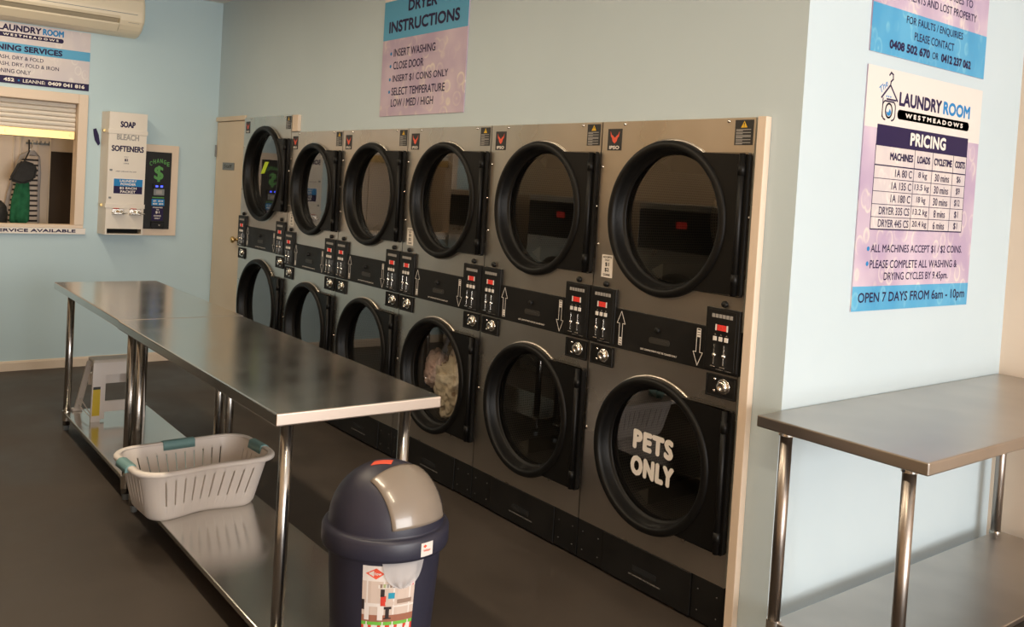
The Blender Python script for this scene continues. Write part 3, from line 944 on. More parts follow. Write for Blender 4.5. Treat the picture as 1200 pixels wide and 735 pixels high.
# ------------------------------------------------------------------ soap dispenser and change machine
D = .15
t = thing('soap_dispenser', 'tall white wall mounted soap, bleach and softener vending box', 'vending box', (XL, 0, 0))
F = on_plusx(XL+D)
b = B()
prism(b, [(0, -.895), (D, -.873), (D, -.592), (0, -.592)], (1.095, 2.003), lambda a, bb, c: (.0005+a, bb, c))
prism(b, [(0, -.895), (D, -.873), (D, -.592), (0, -.592)], (1.048, 1.056), lambda a, bb, c: (.0005+a, bb, c))
prism(b, [(0, -.895), (D, -.873), (D, -.860), (0, -.880)], (1.056, 1.095), lambda a, bb, c: (.0005+a, bb, c))
prism(b, [(0, -.604), (D, -.604), (D, -.592), (0, -.592)], (1.056, 1.095), lambda a, bb, c: (.0005+a, bb, c))
obj('case', b, M['enamel'], t)
b = B(); box(b, .004, .05, -.875, -.606, 1.057, 1.094); obj('delivery_tray', b, M['cavity'], t)
for zz in (1.842, 1.262):
    b = B(); box(b, .012, D+.006, -.880, -.586, zz-.006, zz+.028, .001); 
    s_ = obj('retaining_strap', b, M['enamel'], t)
    b = B(); box(b, .055, .080, -.900, -.880, zz+.002, zz+.024, .002); obj('strap_clasp', b, M['brass'], s_)
Fl = lambda a, bb, c: (D+c, a, bb)
b = B()
text(b, 'SOAP', Fl, 1.886, 1.935, -.792, -.680, bold=.035)
text(b, 'SOFTENERS', Fl, 1.698, 1.745, -.850, -.610, bold=.03)
text(b, 'ONLY', Fl, 1.655, 1.662, -.755, -.722, bold=.01); text(b, '$2', Fl, 1.622, 1.645, -.752, -.724, bold=.04); text(b, 'COINS', Fl, 1.603, 1.612, -.758, -.718, bold=.01)
text(b, 'INSERT COINS AND PULL SLIDE', Fl, 1.540, 1.548, -.812, -.660, bold=.01)
obj('lettering', b, M['navy'], t)
b = B(); text(b, 'BLEACH', Fl, 1.788, 1.834, -.815, -.650, bold=.025); obj('faded_lettering', b, M['grey_print'], t, 'worn grey lettering')
b = B(); box(b, D, D+.003, -.830, -.602, 1.365, 1.492); lb = obj('price_label', b, M['white_print'], t)
b = B(); box(b, D+.003, D+.004, -.824, -.610, 1.429, 1.486); l1 = obj('label_top', b, M['skyblue'], lb)
b = B(); box(b, D+.003, D+.004, -.824, -.610, 1.371, 1.429); obj('label_base', b, M['navy'], lb)
b = B()
Fm = lambda a, bb, c: (D+.004+c, a, bb)
text(b, 'LAUNDRY', Fm, 1.462, 1.480, -.780, -.654, bold=.03); text(b, 'POWDER', Fm, 1.436, 1.455, -.774, -.660, bold=.03)
text(b, '$2 EACH', Fm, 1.403, 1.424, -.780, -.654, bold=.03); text(b, 'PACKET', Fm, 1.377, 1.397, -.774, -.660, bold=.03)
obj('label_lettering', b, M['white_print'], lb)
for y0 in (-.832, -.703):
    b = B()
    box(b, D, D+.012, y0, y0+.090, 1.205, 1.252, .003)
    box(b, D+.012, D+.055, y0+.004, y0+.070, 1.208, 1.226, .004)
    cyl(b, (D+.034, y0+.068, 1.222), (D+.05, y0+.108, 1.218), .010, .004, n=12)
    cyl(b, (D+.03, y0+.055, 1.226), (D+.03, y0+.055, 1.240), .022, .018, n=18)
    sl = obj('coin_slide', b, M['chrome'], t)
    b = B(); box(b, D, D+.013, y0+.012, y0+.055, 1.252, 1.257, .002); obj('slide_label', b, M['red_print'], sl)
b = B()
for zz in (1.545, 1.330):
    box(b, D, D+.005, -.858, -.838, zz, zz+.014, .003)
obj('case_lock', b, M['grey_plate'], t)
b = B(); prism(b, [(-.955, 1.86), (-.935, 1.868), (-.915, 1.82), (-.903, 1.75), (-.915, 1.735), (-.94, 1.775), (-.95, 1.82)], (.001, .012), on_plusx(XL))
tag(obj('hanging_card', b, M['navy']), 'small dark blue card hanging on the wall left of the soap box', 'card')

t = thing('change_machine', 'black change machine with green dollar sign, steel surround, right of soap box', 'change machine', (XL, 0, 0))
b = B(); box(b, .0005, .030, -.588, -.298, 1.038, 1.775, .003); obj('surround', b, M['cream_paint'], t)
b = B(); box(b, .030, .040, -.570, -.357, 1.092, 1.716, .002); p_ = obj('face_panel', b, M['black'], t)
Fc = lambda a, bb, c: (.040+c, a, bb)
b = B()
for i, ch_ in enumerate('CHANGE'):
    f = (i-2.5)/2.5
    text(b, ch_, Fc, 1.628-.024*f*f, 1.664-.024*f*f, ac=-.452+.068*f, width=.021, bold=.02)
text(b, '$', Fc, 1.475, 1.605, -.492, -.418, bold=.02)
rect(b, Fc, -.498, -.405, 1.343, 1.352)
obj('green_lettering', b, M['green_print'], p_)
b = B(); box(b, .040, .060, -.495, -.410, 1.365, 1.445, .003); ba = obj('note_acceptor', b, M['grey_plate'], p_)
b = B(); box(b, .040, .064, -.500, -.405, 1.418, 1.458, .002); obj('acceptor_hood', b, M['black'], ba)
b = B(); box(b, .064, .066, -.482, -.464, 1.432, 1.446); box(b, .064, .066, -.444, -.426, 1.432, 1.446); obj('blue_light', b, M['blue_led'], ba)
b = B(); box(b, .060, .063, -.475, -.430, 1.378, 1.406); obj('note_slot', b, M['grey_print'], ba)
b = B(); box(b, .040, .0415, -.502, -.402, 1.282, 1.335); lb = obj('notes_label', b, M['skyblue'], p_)
Fn = lambda a, bb, c: (.0415+c, a, bb)
b = B(); text(b, '$5  $10', Fn, 1.312, 1.326, -.490, -.412, bold=.04); text(b, '$20  $50', Fn, 1.289, 1.303, -.492, -.410, bold=.04); obj('lettering', b, M['white_print'], lb)
b = B(); box(b, .040, .0415, -.498, -.408, 1.160, 1.278); lb = obj('coins_label', b, M['navy'], p_)
b = B()
for t_, z0, z1, wd in (('CHANGES', 1.262, 1.272, .078), ('TO', 1.244, 1.255, .022), ('$1', 1.216, 1.238, .032), ('COINS', 1.193, 1.205, .056), ('ONLY', 1.173, 1.184, .044)):
    text(b, t_, Fn, z0, z1, ac=-.453, width=wd, bold=.03)
obj('lettering', b, M['white_print'], lb)
b = B(); box(b, .040, .062, -.505, -.402, 1.096, 1.150, .004); cc = obj('coin_cup', b, M['rubber'], p_)
b = B(); box(b, .062, .066, -.448, -.436, 1.118, 1.130, .002); obj('coin_cup_lock', b, M['chrome'], cc)

# ------------------------------------------------------------------ air conditioner
t = thing('air_conditioner', 'cream split air conditioner high on the left wall', 'air conditioner', (XL, -.655, 0))
ACL = 1.25
def ac_prof(cut):
    p = [(0, 2.60), (.07, 2.606), (.115, 2.622)]
    p += [(.118, 2.690), (.170, 2.712), (.196, 2.716)] if cut else [(.150, 2.642), (.180, 2.672), (.200, 2.705)]
    p += [(.207, 2.735), (.210, 2.78), (.205, 2.86), (.190, 2.90), (.15, 2.918), (0, 2.92)]
    return p
def endcap(y0, y1, s0, s1, b):
    pass
b = B()
mp = lambda a, z_, c: (.0005+a, c, z_)
prism(b, ac_prof(True), (-ACL+.18, -.185), mp)
prism(b, ac_prof(False), (-ACL, -ACL+.18), mp)
prism(b, ac_prof(False), (-.185, -.03), mp)
prv = None
for k in range(6):                                              # rounded right end
    a = k/5*PI/2
    y = -.03+.03*math.sin(a); s = .03*(1-math.cos(a))
    ring = [b.verts.new((.0005+max(0, x-s*(x > .05)), y, zz+(s if zz < 2.70 else (-s if zz > 2.85 else 0)))) for x, zz in ac_prof(False)]
    if prv:
        for i in range(len(ring)):
            q = (i+1) % len(ring)
            b.faces.new([prv[i], prv[q], ring[q], ring[i]])
    prv = ring
b.faces.new(prv)
obj('casing', b, M['cream_plastic'], t)
b = B(); box(b, .112, .119, -ACL+.181, -.186, 2.630, 2.690); obj('air_outlet', b, M['cavity'], t)
b = B(); prism(b, [(.125, 2.624), (.132, 2.622), (.192, 2.668), (.196, 2.680), (.188, 2.676)], (-ACL+.185, -.19), mp); obj('louvre', b, M['cream_plastic'], t)
b = B(); box(b, .2085, .2105, -ACL+.03, -.06, 2.756, 2.760); obj('panel_seam', b, M['grey_plate'], t)
b = B(); box(b, .196, .2005, -.125, -.045, 2.692, 2.694); obj('status_marks', b, M['grey_print'], t)

# ------------------------------------------------------------------ storeroom clothes
t = thing('hook_rail', 'dark hook rail on the storeroom wall seen through the hatch', 'hook rail', (SX, 0, 0))
b = B(); box(b, .001, .012, -1.275, -1.095, 1.722, 1.740, .002); obj('rail', b, M['grey_plate'], t)
for k in range(6):
    y = -1.262+k*.031
    b = B(); tubepath(b, [(.010, y, 1.735), (.030, y, 1.730), (.045, y, 1.738), (.048, y, 1.755)], .004, 8)
    obj('hook', b, M['grey_plate'], t)
def garment(name, m, label, x, rows, cat='clothing', seed=0, nf=5, amp=.16):
    """rows = (z, y_left, y_right, half depth)"""
    b = B(); n = 44; rings = []
    for z_, y0, y1, dp in rows:
        ring = []
        for i in range(n):
            a = 2*PI*i/n
            k_ = 1+amp*math.sin(nf*a+seed+z_*5)+amp*.5*math.sin((nf+4)*a+2*seed-z_*7)
            ring.append(b.verts.new((x+dp*math.cos(a)*k_, (y0+y1)/2+(y1-y0)/2*math.sin(a)*(1+.25*(k_-1)), z_+.012*math.sin(3*a+seed))))
        rings.append(ring)
    for r0, r1 in zip(rings, rings[1:]):
        for i in range(n):
            f = b.faces.new([r0[i], r0[(i+1) % n], r1[(i+1) % n], r1[i]]); f.smooth = True
    b.faces.new(rings[0]); b.faces.new(rings[-1][::-1])
    return tag(obj(name, b, m), label, cat)
garment('grey_shirt', M['grey_cloth'], 'pale grey shirt hanging behind the striped top in the hatch', SX+.050,
        [(1.66, -1.25, -1.21, .008), (1.62, -1.32, -1.17, .02), (1.50, -1.36, -1.16, .03), (1.3, -1.41, -1.165, .03), (1.1, -1.44, -1.165, .03), (.9, -1.45, -1.16, .03)], seed=1)
garment('striped_top', M['stripes'], 'cream and black striped top hanging in the storeroom', SX+.125,
        [(1.62, -1.27, -1.20, .006), (1.58, -1.33, -1.195, .018), (1.42, -1.37, -1.195, .026), (1.2, -1.40, -1.195, .028), (1.0, -1.41, -1.19, .028), (.9, -1.41, -1.19, .028)], seed=2)
garment('green_shirt', M['green_cloth'], 'dark green garment hanging in front of the striped top', SX+.200,
        [(1.48, -1.33, -1.28, .01), (1.42, -1.36, -1.27, .022), (1.28, -1.39, -1.262, .03), (1.1, -1.405, -1.262, .03), (1.06, -1.37, -1.29, .02)], seed=3, amp=.22)
b = B()
prism(b, [(-1.365, 1.572), (-1.335, 1.588), (-1.245, 1.560), (-1.228, 1.535), (-1.245, 1.430), (-1.335, 1.388), (-1.425, 1.415), (-1.428, 1.435)], (SX+.245, SX+.305), lambda a, z_, c: (c, a, z_))
bmesh.ops.bevel(b, geom=b.edges[:], offset=.018, segments=3, affect='EDGES')
t = tag(obj('shoulder_bag', b, M['black_cloth']), 'black bag hanging over the green garment in the hatch', 'bag')
b = B(); tubepath(b, [(SX+.235, -1.32, 1.575), (SX+.16, -1.275, 1.66), (SX+.06, -1.26, 1.752), (SX+.04, -1.258, 1.756)], .006, 8); obj('strap', b, M['black_cloth'], t)
b = B()
tubepath(b, [(SX+.05, -1.27, 1.62), (SX+.05, -1.25, 1.68), (SX+.05, -1.235, 1.70), (SX+.048, -1.232, 1.745), (SX+.04, -1.231, 1.756)], .0035, 8)
tag(obj('coat_hanger', b, M['chrome']), 'wire coat hanger hook on the storeroom rail', 'hanger')
cloth_lump('dark_bag', M['black_cloth'], (SX+.24, -1.50, 1.10), (.07, .075, .15), 5, 'dark bag at the lower left corner of the hatch', .3, 'bag', 4)

# ------------------------------------------------------------------ steel benches
def bench(label, x0, x1, y0, y1, h, zs, legs, th=0.0, group='stainless steel work benches', sh=None, top='bench'):
    t = thing('steel_bench', label, 'bench', ((x0+x1)/2, (y0+y1)/2, 0), th, group)
    hx, hy = (x1-x0)/2, (y1-y0)/2
    b = B(); box(b, -hx, hx, -hy, hy, h-.040, h, .005, seg=3)
    bt = obj('benchtop', b, [M[top], M['bench_edge_lit']], t)
    for p in bt.data.polygons: p.material_index = 1 if abs(p.normal.x) > .6 and top == 'bench' else 0  # only the end faces take the steel coloured as if lit
    s0, s1, q0, q1 = sh
    b = B(); box(b, s0, s1, q0, q1, zs-.022, zs, .004); obj('undershelf', b, M[top], t)
    for lx_, ly_ in legs:
        b = B(); cyl(b, (lx_, ly_, .03), (lx_, ly_, h-.040), .0205, n=28)
        for f in b.faces: f.smooth = len(f.verts) == 4
        l = obj('leg', b, M['tube' if top == 'bench' else 'tube_worn'], t)
        b = B(); cyl(b, (lx_, ly_, zs-.055), (lx_, ly_, zs+.004), .0245, n=28); obj('shelf_socket', b, M['chrome'], l)
        b = B(); cyl(b, (lx_, ly_, 0), (lx_, ly_, .032), .014, .018, n=20); obj('foot', b, M['grey_plate'], l)
        b = B(); cyl(b, (lx_, ly_, h-.056), (lx_, ly_, h-.039), .026, n=24); obj('top_socket', b, M['chrome'], l)
    return t
# two benches end to end down the aisle (rotated a hair clockwise, as they stand)
def long_bench(label, x0, x1, y0, y1, th, lx0, lx1):
    hx, hy = (x1-x0)/2, (y1-y0)/2
    c = (x0+x1)/2
    L0, L1 = lx0-c, lx1-c
    ly = hy-.080
    legs = [(L0, -ly), (L0, ly), (L1, -ly), (L1, ly)]
    return bench(label, x0, x1, y0, y1, .874, .112, legs, th, sh=(L0-.018, L1+.018, -ly-.018, ly+.018))
b1 = long_bench('far steel bench at the left with a white step stool on its shelf', -3.835, -2.335, -1.525, -.935, -.0075, -3.742, -2.405)
b2 = long_bench('long steel bench in the aisle holding the white laundry basket', -2.330, -.483, -1.545, -.958, -.0075, -2.228, -.585)
bench('steel bench in the alcove at the right, under the pricing sign', .178, .775, -.124, 1.655, .876, .19,
      [(-.215, -.835), (.215, -.835), (-.215, .785), (.215, .785)], sh=(-.217, .237, -.845, .805), top='bench_worn')

# ------------------------------------------------------------------ laundry basket
t = thing('laundry_basket', 'white plastic laundry basket with teal grips on the bench shelf', 'basket', (-1.905, -1.297, .112), math.radians(3))
_bk = {}
def bk_outline(f, n=320):
    if f not in _bk: _bk[f] = _bk_outline(f, n)
    return _bk[f]
def _bk_outline(f, n):
    """outline at height fraction f (0 base, 1 rim): rounded rectangle in (x depth, y length), long sides waisted"""
    hx, hy = .150+.052*f, .235+.052*f
    r = .075+.02*f
    P_ = rrect(-hx, hx, -hy, hy, r, 10)
    # resample evenly
    pts = [Vector(p) for p in P_]; pts.append(pts[0])
    d = [0]
    for p, q in zip(pts, pts[1:]): d.append(d[-1]+(q-p).length)
    out = []
    j = 0
    for i in range(n):
        s = d[-1]*i/n
        while d[j+1] < s: j += 1
        u_ = (s-d[j])/max(1e-9, d[j+1]-d[j])
        p = pts[j].lerp(pts[j+1], u_)
        # front side (x>0) curved inwards like a hip rest
        k = math.exp(-(p.y/(.42*hy))**2)
        p.x -= ((.034-.022*f)*k*(p.x/hx) if p.x > 0 else 0)
        out.append(p)
    return out
HB = .232
def ring_at(f, inset=0.0):
    o_ = bk_outline(f)
    n = len(o_); res = []
    for i in range(n):
        tng = (o_[(i+1) % n]-o_[i-1]).normalized(); nn = Vector((tng.y, -tng.x))
        res.append(o_[i]-nn*inset)
    return res
b = B()
levels = [0, .02, .08, .30, .46, .62, .78, .84, .90, .96]
n = 320
def zlev(f, p=None):
    z_ = HB*f
    return z_
outer, inner = [], []
for f in levels:
    ins = .012*(1-min(1, f/.08))**2
    outer.append([b.verts.new((p.x, p.y, zlev(f))) for p in ring_at(f, ins)])
    inner.append([b.verts.new((p.x, p.y, max(.004, zlev(f)))) for p in ring_at(f, ins+.0035)])
def slot(i, j):
    """is quad (i, level j) one of the vertical slots"""
    if not (3 <= j <= 5): return False
    p = bk_outline(.5)[i % n]
    lim_y = abs(p.y) < .20 and abs(p.x) > .12
    lim_x = abs(p.x) < .10 and abs(p.y) > .22
    return (lim_y or lim_x) and i % 8 == 0
for j in range(len(levels)-1):
    for i in range(n):
        k = (i+1) % n
        if slot(i, j):
            b.faces.new([outer[j][i], outer[j+1][i], inner[j+1][i], inner[j][i]])
            b.faces.new([outer[j][k], inner[j][k], inner[j+1][k], outer[j+1][k]])
            if not (3 <= j-1): b.faces.new([outer[j][i], inner[j][i], inner[j][k], outer[j][k]])
            if j == 5: b.faces.new([outer[j+1][i], outer[j+1][k], inner[j+1][k], inner[j+1][i]])
            continue
        f1 = b.faces.new([outer[j][i], outer[j][k], outer[j+1][k], outer[j+1][i]]); f1.smooth = True
        f2 = b.faces.new([inner[j][i], inner[j+1][i], inner[j+1][k], inner[j][k]]); f2.smooth = True
b.faces.new(outer[0][::-1]); b.faces.new(inner[0])
bd = obj('body', b, M['white_plastic'], t)
# rolled rim
b = B()
prof = [(.000, .956), (.004, .985), (-.008, 1.0), (-.020, .995), (-.026, .965), (-.026, .915), (-.022, .910), (-.018, .945), (-.006, .955)]
rim_o = ring_at(1.0)
rings = [[b.verts.new((p.x, p.y, HB*zf)) for p in ring_at(.97, ins)] for ins, zf in prof]
for j in range(len(rings)):
    A, Q = rings[j], rings[(j+1) % len(rings)]
    for i in range(n):
        f = b.faces.new([A[i], A[(i+1) % n], Q[(i+1) % n], Q[i]]); f.smooth = True
obj('rim', b, M['white_plastic'], t)
# teal grips: two at the ends, one mid back
cl = bk_outline(.97)
def grip(pred):
    b = B()
    idx = [i for i in range(n) if pred(cl[i])]
    # make contiguous
    br = 0
    for q in range(len(idx)):
        if idx[q]-idx[q-1] != 1 and q > 0: br = q
    idx = idx[br:]+idx[:br]
    prf = [(.014, .850), (.008, 1.0), (-.008, 1.018), (-.022, 1.012), (-.034, .960), (-.036, .880), (-.026, .885)]
    rg = [ring_at(.97, a) for a, _ in prf]
    rows_ = [[b.verts.new((rg[q][i].x, rg[q][i].y, HB*prf[q][1])) for q in range(len(prf))] for i in idx]
    for A, Q in zip(rows_, rows_[1:]):
        for q in range(len(prf)):
            k = (q+1) % len(prf)
            f = b.faces.new([A[q], A[k], Q[k], Q[q]]); f.smooth = True
    b.faces.new(rows_[0]); b.faces.new(rows_[-1][::-1])
    obj('grip', b, M['teal'], t, 'teal rubber grip')
grip(lambda p: p.y < 0 and abs(p.x) < .062 and p.y < -.25)
grip(lambda p: p.y > 0 and abs(p.x) < .062 and p.y > .25)
grip(lambda p: p.x < -.15 and abs(p.y) < .075)

# ------------------------------------------------------------------ step stool
t = thing('step_stool', 'white plastic folding step stool on the far bench shelf', 'stool', (-3.570, -1.230, .112), 0)
def strut(b, p0, p1, wy, wx, taper=1.0):
    p0 = Vector(p0); p1 = Vector(p1)
    lo = [b.verts.new(p0+Vector((sx*wx/2, sy*wy/2, 0))) for sx, sy in ((-1, -1), (1, -1), (1, 1), (-1, 1))]
    hi = [b.verts.new(p1+Vector((sx*wx/2*taper, sy*wy/2*taper, 0))) for sx, sy in ((-1, -1), (1, -1), (1, 1), (-1, 1))]
    b.faces.new(lo[::-1]); b.faces.new(hi)
    for i in range(4):
        k = (i+1) % 4
        b.faces.new([lo[i], lo[k], hi[k], hi[i]])
HS = .350
fx = lambda z_: .134-.060*z_                     # the front frame leans back a little
fy = lambda z_: .150-.030*z_                     # and narrows upwards
b = B()
prism(b, rrect(-.010, .122, -.143, .143, .012), (HS-.012, HS), lambda a, c, h_: (a, c, h_))
prism(b, rrect(-.004, .116, -.137, .137, .010), (HS, HS+.003), lambda a, c, h_: (a, c, h_))
box(b, -.012, .0, -.138, .138, HS-.050, HS-.010, .003)
obj('seat', b, M['enamel'], t)
def front_quad(b, ya, yb, yc, yd, z0, z1, d0=0.0, th=.016, mi=0):
    """slab on the leaning front plane: ya..yb at z0, yc..yd at z1"""
    f_ = [(fx(z0)+d0, ya, z0), (fx(z0)+d0, yb, z0), (fx(z1)+d0, yd, z1), (fx(z1)+d0, yc, z1)]
    A = [b.verts.new(p) for p in f_]; Q = [b.verts.new((p[0]-th, p[1], p[2])) for p in f_]
    fs = [b.faces.new(A), b.faces.new(Q[::-1])]
    for i in range(4):
        k = (i+1) % 4
        fs.append(b.faces.new([A[i], A[k], Q[k], Q[i]]))
    for q in fs: q.material_index = mi
for s in (-1, 1):
    b = B()
    front_quad(b, s*fy(0), s*(fy(0)-.050), s*fy(HS-.012), s*(fy(HS-.012)-.046), 0, HS-.012, .004, .022)
    front_quad(b, s*(fy(0)-.050), s*(fy(0)-.074), s*(fy(HS-.012)-.046), s*(fy(HS-.012)-.070), .012, HS-.012, 0, .018)
    l = obj('front_leg', b, M['white_plastic'], t)
    if s < 0:
        b = B()
        front_quad(b, -fy(.035)+.005, -fy(.035)+.046, -fy(.185)+.005, -fy(.185)+.044, .035, .185, .0052, .002, 0)
        front_quad(b, -fy(.185)+.005, -fy(.185)+.044, -fy(.200)+.005, -fy(.200)+.044, .185, .200, .0052, .002, 1)
        obj('warning_label', b, [M['yellow'], M['black_print']], l, 'yellow label')
    b = B(); strut(b, (-.165, s*.158, 0), (.004, s*.134, HS-.02), .034, .018, .9); box(b, -.190, -.145, s*.158-.028, s*.158+.028, 0, .016, .004)
    obj('rear_leg', b, M['white_plastic'], t)
    b = B(); strut(b, (-.135, s*.156, .095), (.112, s*.150, .050), .006, .012); strut(b, (-.148, s*.157, .045), (.118, s*.150, .030), .006, .012)
    strut(b, (-.140, s*.1565, .03), (-.128, s*.1555, .11), .008, .012)
    obj('side_brace', b, M['white_plastic'], t)
b = B()
y0, y1 = fy(.06)-.070, fy(.12)-.070
front_quad(b, -y0, y0, -y1, y1, .052, .112, -.001, .016)
obj('front_rail', b, M['white_plastic'], t)
b = B()
y0, y1 = fy(HS-.085)-.068, fy(HS-.012)-.066
front_quad(b, -y0, y0, -y1, y1, HS-.085, HS-.012, -.001, .016)
obj('front_apron', b, M['white_plastic'], t)
b = B(); box(b, -.085, -.030, -.130, .130, .232, .246, .004); box(b, -.042, -.030, -.130, .130, .180, .240, .003); obj('lower_step', b, M['white_plastic'], t)

# ------------------------------------------------------------------ dome lid bin
BX, BY = -.307, -1.26
t = thing('dome_bin', 'navy swing lid dome bin standing before the bench end', 'bin', (BX, BY, 0), math.radians(-31))
b = B()
lathe(b, [(.0005, 0), (.128, 0), (.136, .008), (.140, .03), (.172, .525), (.172, .535), (.168, .535)], n=72)
body = obj('body', b, M['navy_plastic'], t)
b = B()
lathe(b, [(.176, .500), (.189, .503), (.192, .512), (.192, .553), (.188, .562), (.180, .566), (.174, .566), (.174, .572)] +
      [(.1735*math.cos(a), .572+.169*math.sin(a)) for a in [PI/2*i/20 for i in range(1, 20)]] + [(.0005, .741)], n=72)
lid = obj('lid', b, M['navy_plastic'], t)
# swing flap (facing az 41 deg from the label side)
fa = math.radians(10+31)
fd = Vector((math.cos(fa), math.sin(fa), 0)); fl_ = Vector((-math.sin(fa), math.cos(fa), 0))
def flap_grid(b, wd, e0, e1, r, h, dr, ns=20, ne=24):
    g_ = []
    for i in range(ne+1):
        e = math.radians(e0+(e1-e0)*i/ne); row = []
        for j in range(ns+1):
            s = wd*(2*j/ns-1); rr = math.sqrt(max(1e-6, r*r-s*s))
            p = fd*rr*math.cos(e)+fl_*s
            row.append(Vector((p.x, p.y, .568+rr*math.sin(e)*h/r)))
        g_.append(row)
    V = [[b.verts.new(p) for p in row] for row in g_]
    for i in range(ne):
        for j in range(ns):
            f = b.faces.new([V[i][j], V[i][j+1], V[i+1][j+1], V[i+1][j]]); f.smooth = True
b = B(); flap_grid(b, .1005, 9, 76, .1790, .1775, 0)
ge = bmesh.ops.extrude_face_region(b, geom=b.faces[:])
for v in [x for x in ge['geom'] if isinstance(x, bmesh.types.BMVert)]:
    c0 = Vector((0, 0, .568)); v.co = c0+(v.co-c0)*.975
obj('swing_flap', b, M['taupe'], lid, 'taupe swing flap')
def patch(b, az0, az1, z0, z1, rf, n=10, mi=0, th=.0008):
    """curved sticker on the tapered body, az in degrees in bin space"""
    lo, hi, lo2, hi2 = [], [], [], []
    for i in range(n+1):
        a = math.radians(az0+(az1-az0)*i/n)
        for lst, z_, e in ((lo, z0, th), (hi, z1, th)):
            r_ = rf(z_)+e
            lst.append(b.verts.new((r_*math.cos(a), r_*math.sin(a), z_)))
    for i in range(n):
        f = b.faces.new([lo[i], lo[i+1], hi[i+1], hi[i]]); f.material_index = mi
rb = lambda z_: .140+.032*(z_-.03)/.495
zL0, zL1 = .235, .488                         # label
A0, A1 = -20, 34
b = B()
for r_ in range(4):
    z0_ = zL0+(zL1-zL0)*r_/4
    patch(b, A0, A1, z0_, zL0+(zL1-zL0)*(r_+1)/4, rb)
lab = obj('product_label', b, M['paper'], body)
def bodymap(th):
    def F_(a, z_, c):
        az = math.radians(A0+(A1-A0)*a); r_ = rb(z_)+th+c
        return (r_*math.cos(az), r_*math.sin(az), z_)
    return F_
Fb = bodymap(.0012)
def lrect(b, a0, a1, f0, f1, th=.0012, mi=0):
    z0_ = zL0+(zL1-zL0)*f0; z1_ = zL0+(zL1-zL0)*f1
    patch(b, A0+(A1-A0)*a0, A0+(A1-A0)*a1, z0_, z1_, rb, 6, mi, th)
zf = lambda f: zL0+(zL1-zL0)*f
# picture on the label: a woman in red at a desk, shelves, screen
b = B()
lrect(b, 0, 1, .34, .82, .0012, 0)
lrect(b, .0, 1, .34, .42, .0014, 1); lrect(b, .30, 1, .74, .78, .0014, 2)
for i in range(11):
    lrect(b, .33+i*.06, .33+i*.06+.045, .745, .79, .0015, (6, 4, 5, 6, 3, 6, 2, 6, 5, 6, 7)[i])
lrect(b, .05, .40, .52, .56, .0015, 8); lrect(b, .05, .14, .36, .52, .0015, 8); lrect(b, .30, .40, .36, .52, .0015, 8); lrect(b, .6, 1, .51, .53, .0015, 2)
lrect(b, .49, .61, .615, .685, .0016, 9); lrect(b, .35, .45, .53, .65, .0018, 7); lrect(b, .38, .47, .66, .71, .0018, 10); lrect(b, .345, .42, .64, .73, .0019, 3)
lrect(b, .44, .60, .54, .58, .0019, 10); lrect(b, .42, .56, .49, .52, .0019, 3); lrect(b, .45, .52, .38, .49, .0019, 3); lrect(b, .42, .56, .375, .39, .0019, 3); lrect(b, .66, .95, .55, .60, .0015, 6); lrect(b, 0, .05, .48, .60, .0016, 3)
obj('label_picture', b, [M['skin'], M['wood_red'], M['paper'], M['hair'], M['muted_green'], M['grey_print'], M['muted'], M['red_print'], M['paper'], M['screen'], M['skin']], lab)
b = B(); lrect(b, 0, 1, .30, .345); obj('label_green_band', b, M['grass'], lab)
b = B(); lrect(b, 0, 1, 0, .30, .0010); obj('label_red_band', b, M['red_print'], lab)
b = B(); prism(b, [(.06, zf(.91)), (.25, zf(.845)), (.40, zf(.91)), (.25, zf(.975))], (0, .0006), Fb); obj('label_diamond', b, M['logo_red'], lab)
Fb2 = bodymap(.0022)
b = B(); text(b, 'Willow', Fb2, zf(.895), zf(.93), .12, .345, bold=.03)
for i in range(6):
    f_ = .235-i*.032
    text(b, 'PLASTIC SWING TOP BIN'[:18-2*(i % 3)], Fb, zf(f_), zf(f_+.018), .06, .40-.03*(i % 3))
lrect(b, .45, .70, .02, .27, .0016)
obj('label_lettering', b, M['white_print'], lab)
b = B()
for i in range(9):
    lrect(b, .465+i*.026, .465+i*.026+.011, .05, .27, .0019)
obj('label_bars', b, M['black_print'], lab)
b = B(); prism(b, [(.75, zf(.06)), (.97, zf(.06)), (.86, zf(.28))], (0, .0012), Fb); rt = obj('label_triangle', b, M['white_print'], lab)
b = B(); prism(b, [(.785, zf(.085)), (.935, zf(.085)), (.86, zf(.24))], (.0014, .0018), Fb); obj('triangle_green', b, M['green_print'], rt)
# liner bag hanging out under the lid
b = B()
G_ = []
for i in range(13):
    f_ = i/12; z_ = .502-.082*f_
    hw = 21*math.sqrt(max(0.02, 1-(f_**2.6)))*(1-.10*f_)
    row = []
    for j in range(15):
        az = math.radians(20+hw*(2*j/14-1)); r_ = rb(z_)+.006+.003*math.sin(j*1.3+f_*3)*(f_)
        row.append(b.verts.new((r_*math.cos(az), r_*math.sin(az), z_)))
    G_.append(row)
for r0, r1 in zip(G_, G_[1:]):
    for j in range(14):
        f = b.faces.new([r0[j], r0[j+1], r1[j+1], r1[j]]); f.smooth = True
tag(obj('bin_liner', b, M['bag'], loc=(BX, BY, 0)), 'translucent white bag edge hanging out under the bin lid', 'bin bag').rotation_euler = (0, 0, math.radians(-31))
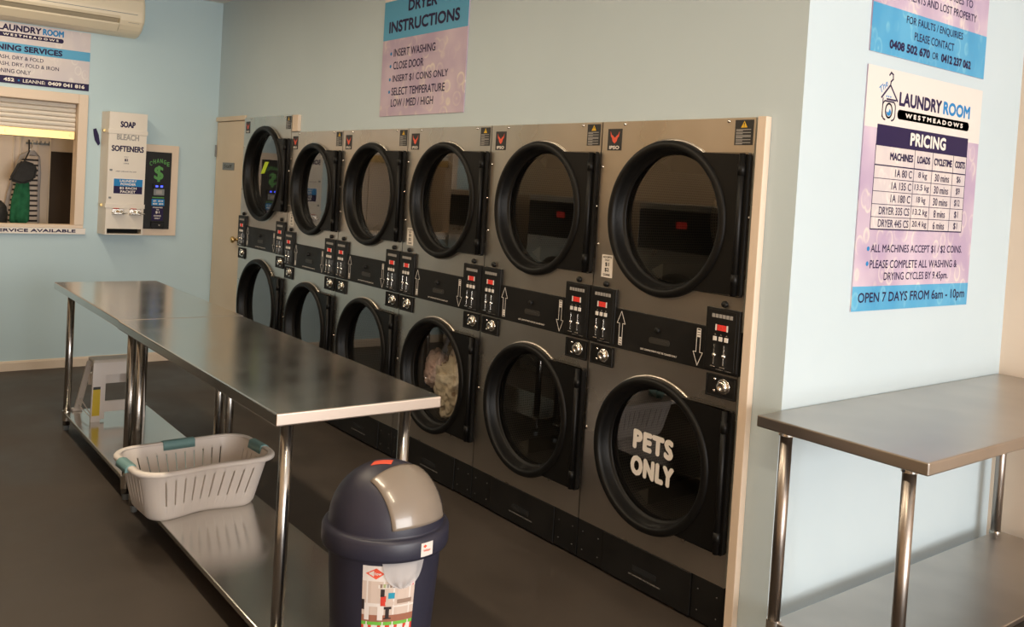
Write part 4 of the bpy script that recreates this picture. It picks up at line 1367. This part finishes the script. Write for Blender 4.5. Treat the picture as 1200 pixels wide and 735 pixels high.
# rim sticker and top sticker
b = B(); patch(b, 33, 46, .512, .552, lambda z_: .1925, 6); rs = obj('rim_sticker', b, M['paper'], lid)
b = B()
def Fr(a, z_, c):
    az = math.radians(a); r_ = .1925+.0014+c
    return (r_*math.cos(az), r_*math.sin(az), z_)
prism(b, [(35, .542), (37, .537), (39, .542), (37, .547)], (0, .0004), Fr); text(b, 'Willow', Fr, .526, .533, 35.5, 43, bold=.03)
obj('sticker_print', b, M['logo_red'], rs)
b = B()
def dome(a, s_, th=.0012):
    """point on the dome near its top: a toward the label side, s_ sideways"""
    rr = math.hypot(a, s_); return Vector((a, s_, .572+.169*math.sqrt(max(0, 1-(rr/.1735)**2))+th))
q = [(.020, -.055), (-.010, -.045), (-.008, .012), (.028, .006)]
vs = []
K = 5
for i in range(K):
    for j in range(K):
        u_, v_ = i/(K-1), j/(K-1)
        a = (1-u_)*((1-v_)*q[0][0]+v_*q[3][0])+u_*((1-v_)*q[1][0]+v_*q[2][0]); c = (1-u_)*((1-v_)*q[0][1]+v_*q[3][1])+u_*((1-v_)*q[1][1]+v_*q[2][1])
        vs.append(b.verts.new(dome(a, c)))
for i in range(K-1):
    for j in range(K-1):
        b.faces.new([vs[i*K+j], vs[i*K+j+1], vs[(i+1)*K+j+1], vs[(i+1)*K+j]])
obj('top_sticker', b, M['logo_red'], lid, 'red sticker')

# ------------------------------------------------------------------ washers on the opposite wall (seen reflected in the dryer glass)
def make_washer(label):
    t = thing('washing_machine', label, 'washing machine', (0, 0, 0), 0, 'washers along the front wall, seen reflected in the dryer doors')
    b = B(); box(b, -.44, .44, -.80, -.04, 0, 1.55, .01); obj('cabinet', b, M['steel'], t)
    b = B(); lathe(b, [(.26, -.04), (.26, 0), (.24, .012), (.20, .012), (.185, -.01), (.0005, -.03)], (0, 0, .78), 'y', 40); obj('door', b, M['rubber'], t)
    b = B(); box(b, -.42, .42, -.045, -.028, 1.20, 1.50, .004); p_ = obj('control_panel', b, M['black'], t)
    b = B(); box(b, -.04, .06, -.028, -.024, 1.37, 1.42); obj('display', b, M['led_dim'], p_)
    return t
w0 = make_washer('steel front load washer opposite the nearest dryer')
WX = [-1.15, -2.40, -3.75, -5.0]
WL = ['steel front load washer nearest the shop window, facing the dryers', 'second steel washer from the shop window, facing the dryers', 'third steel washer from the shop window, facing the dryers', 'fourth steel washer from the shop window, facing the dryers']
for k, x in enumerate(WX):
    o = w0 if k == 0 else copy_tree(w0)
    o.location = (x, YO+.90, 0); o['label'] = WL[k]
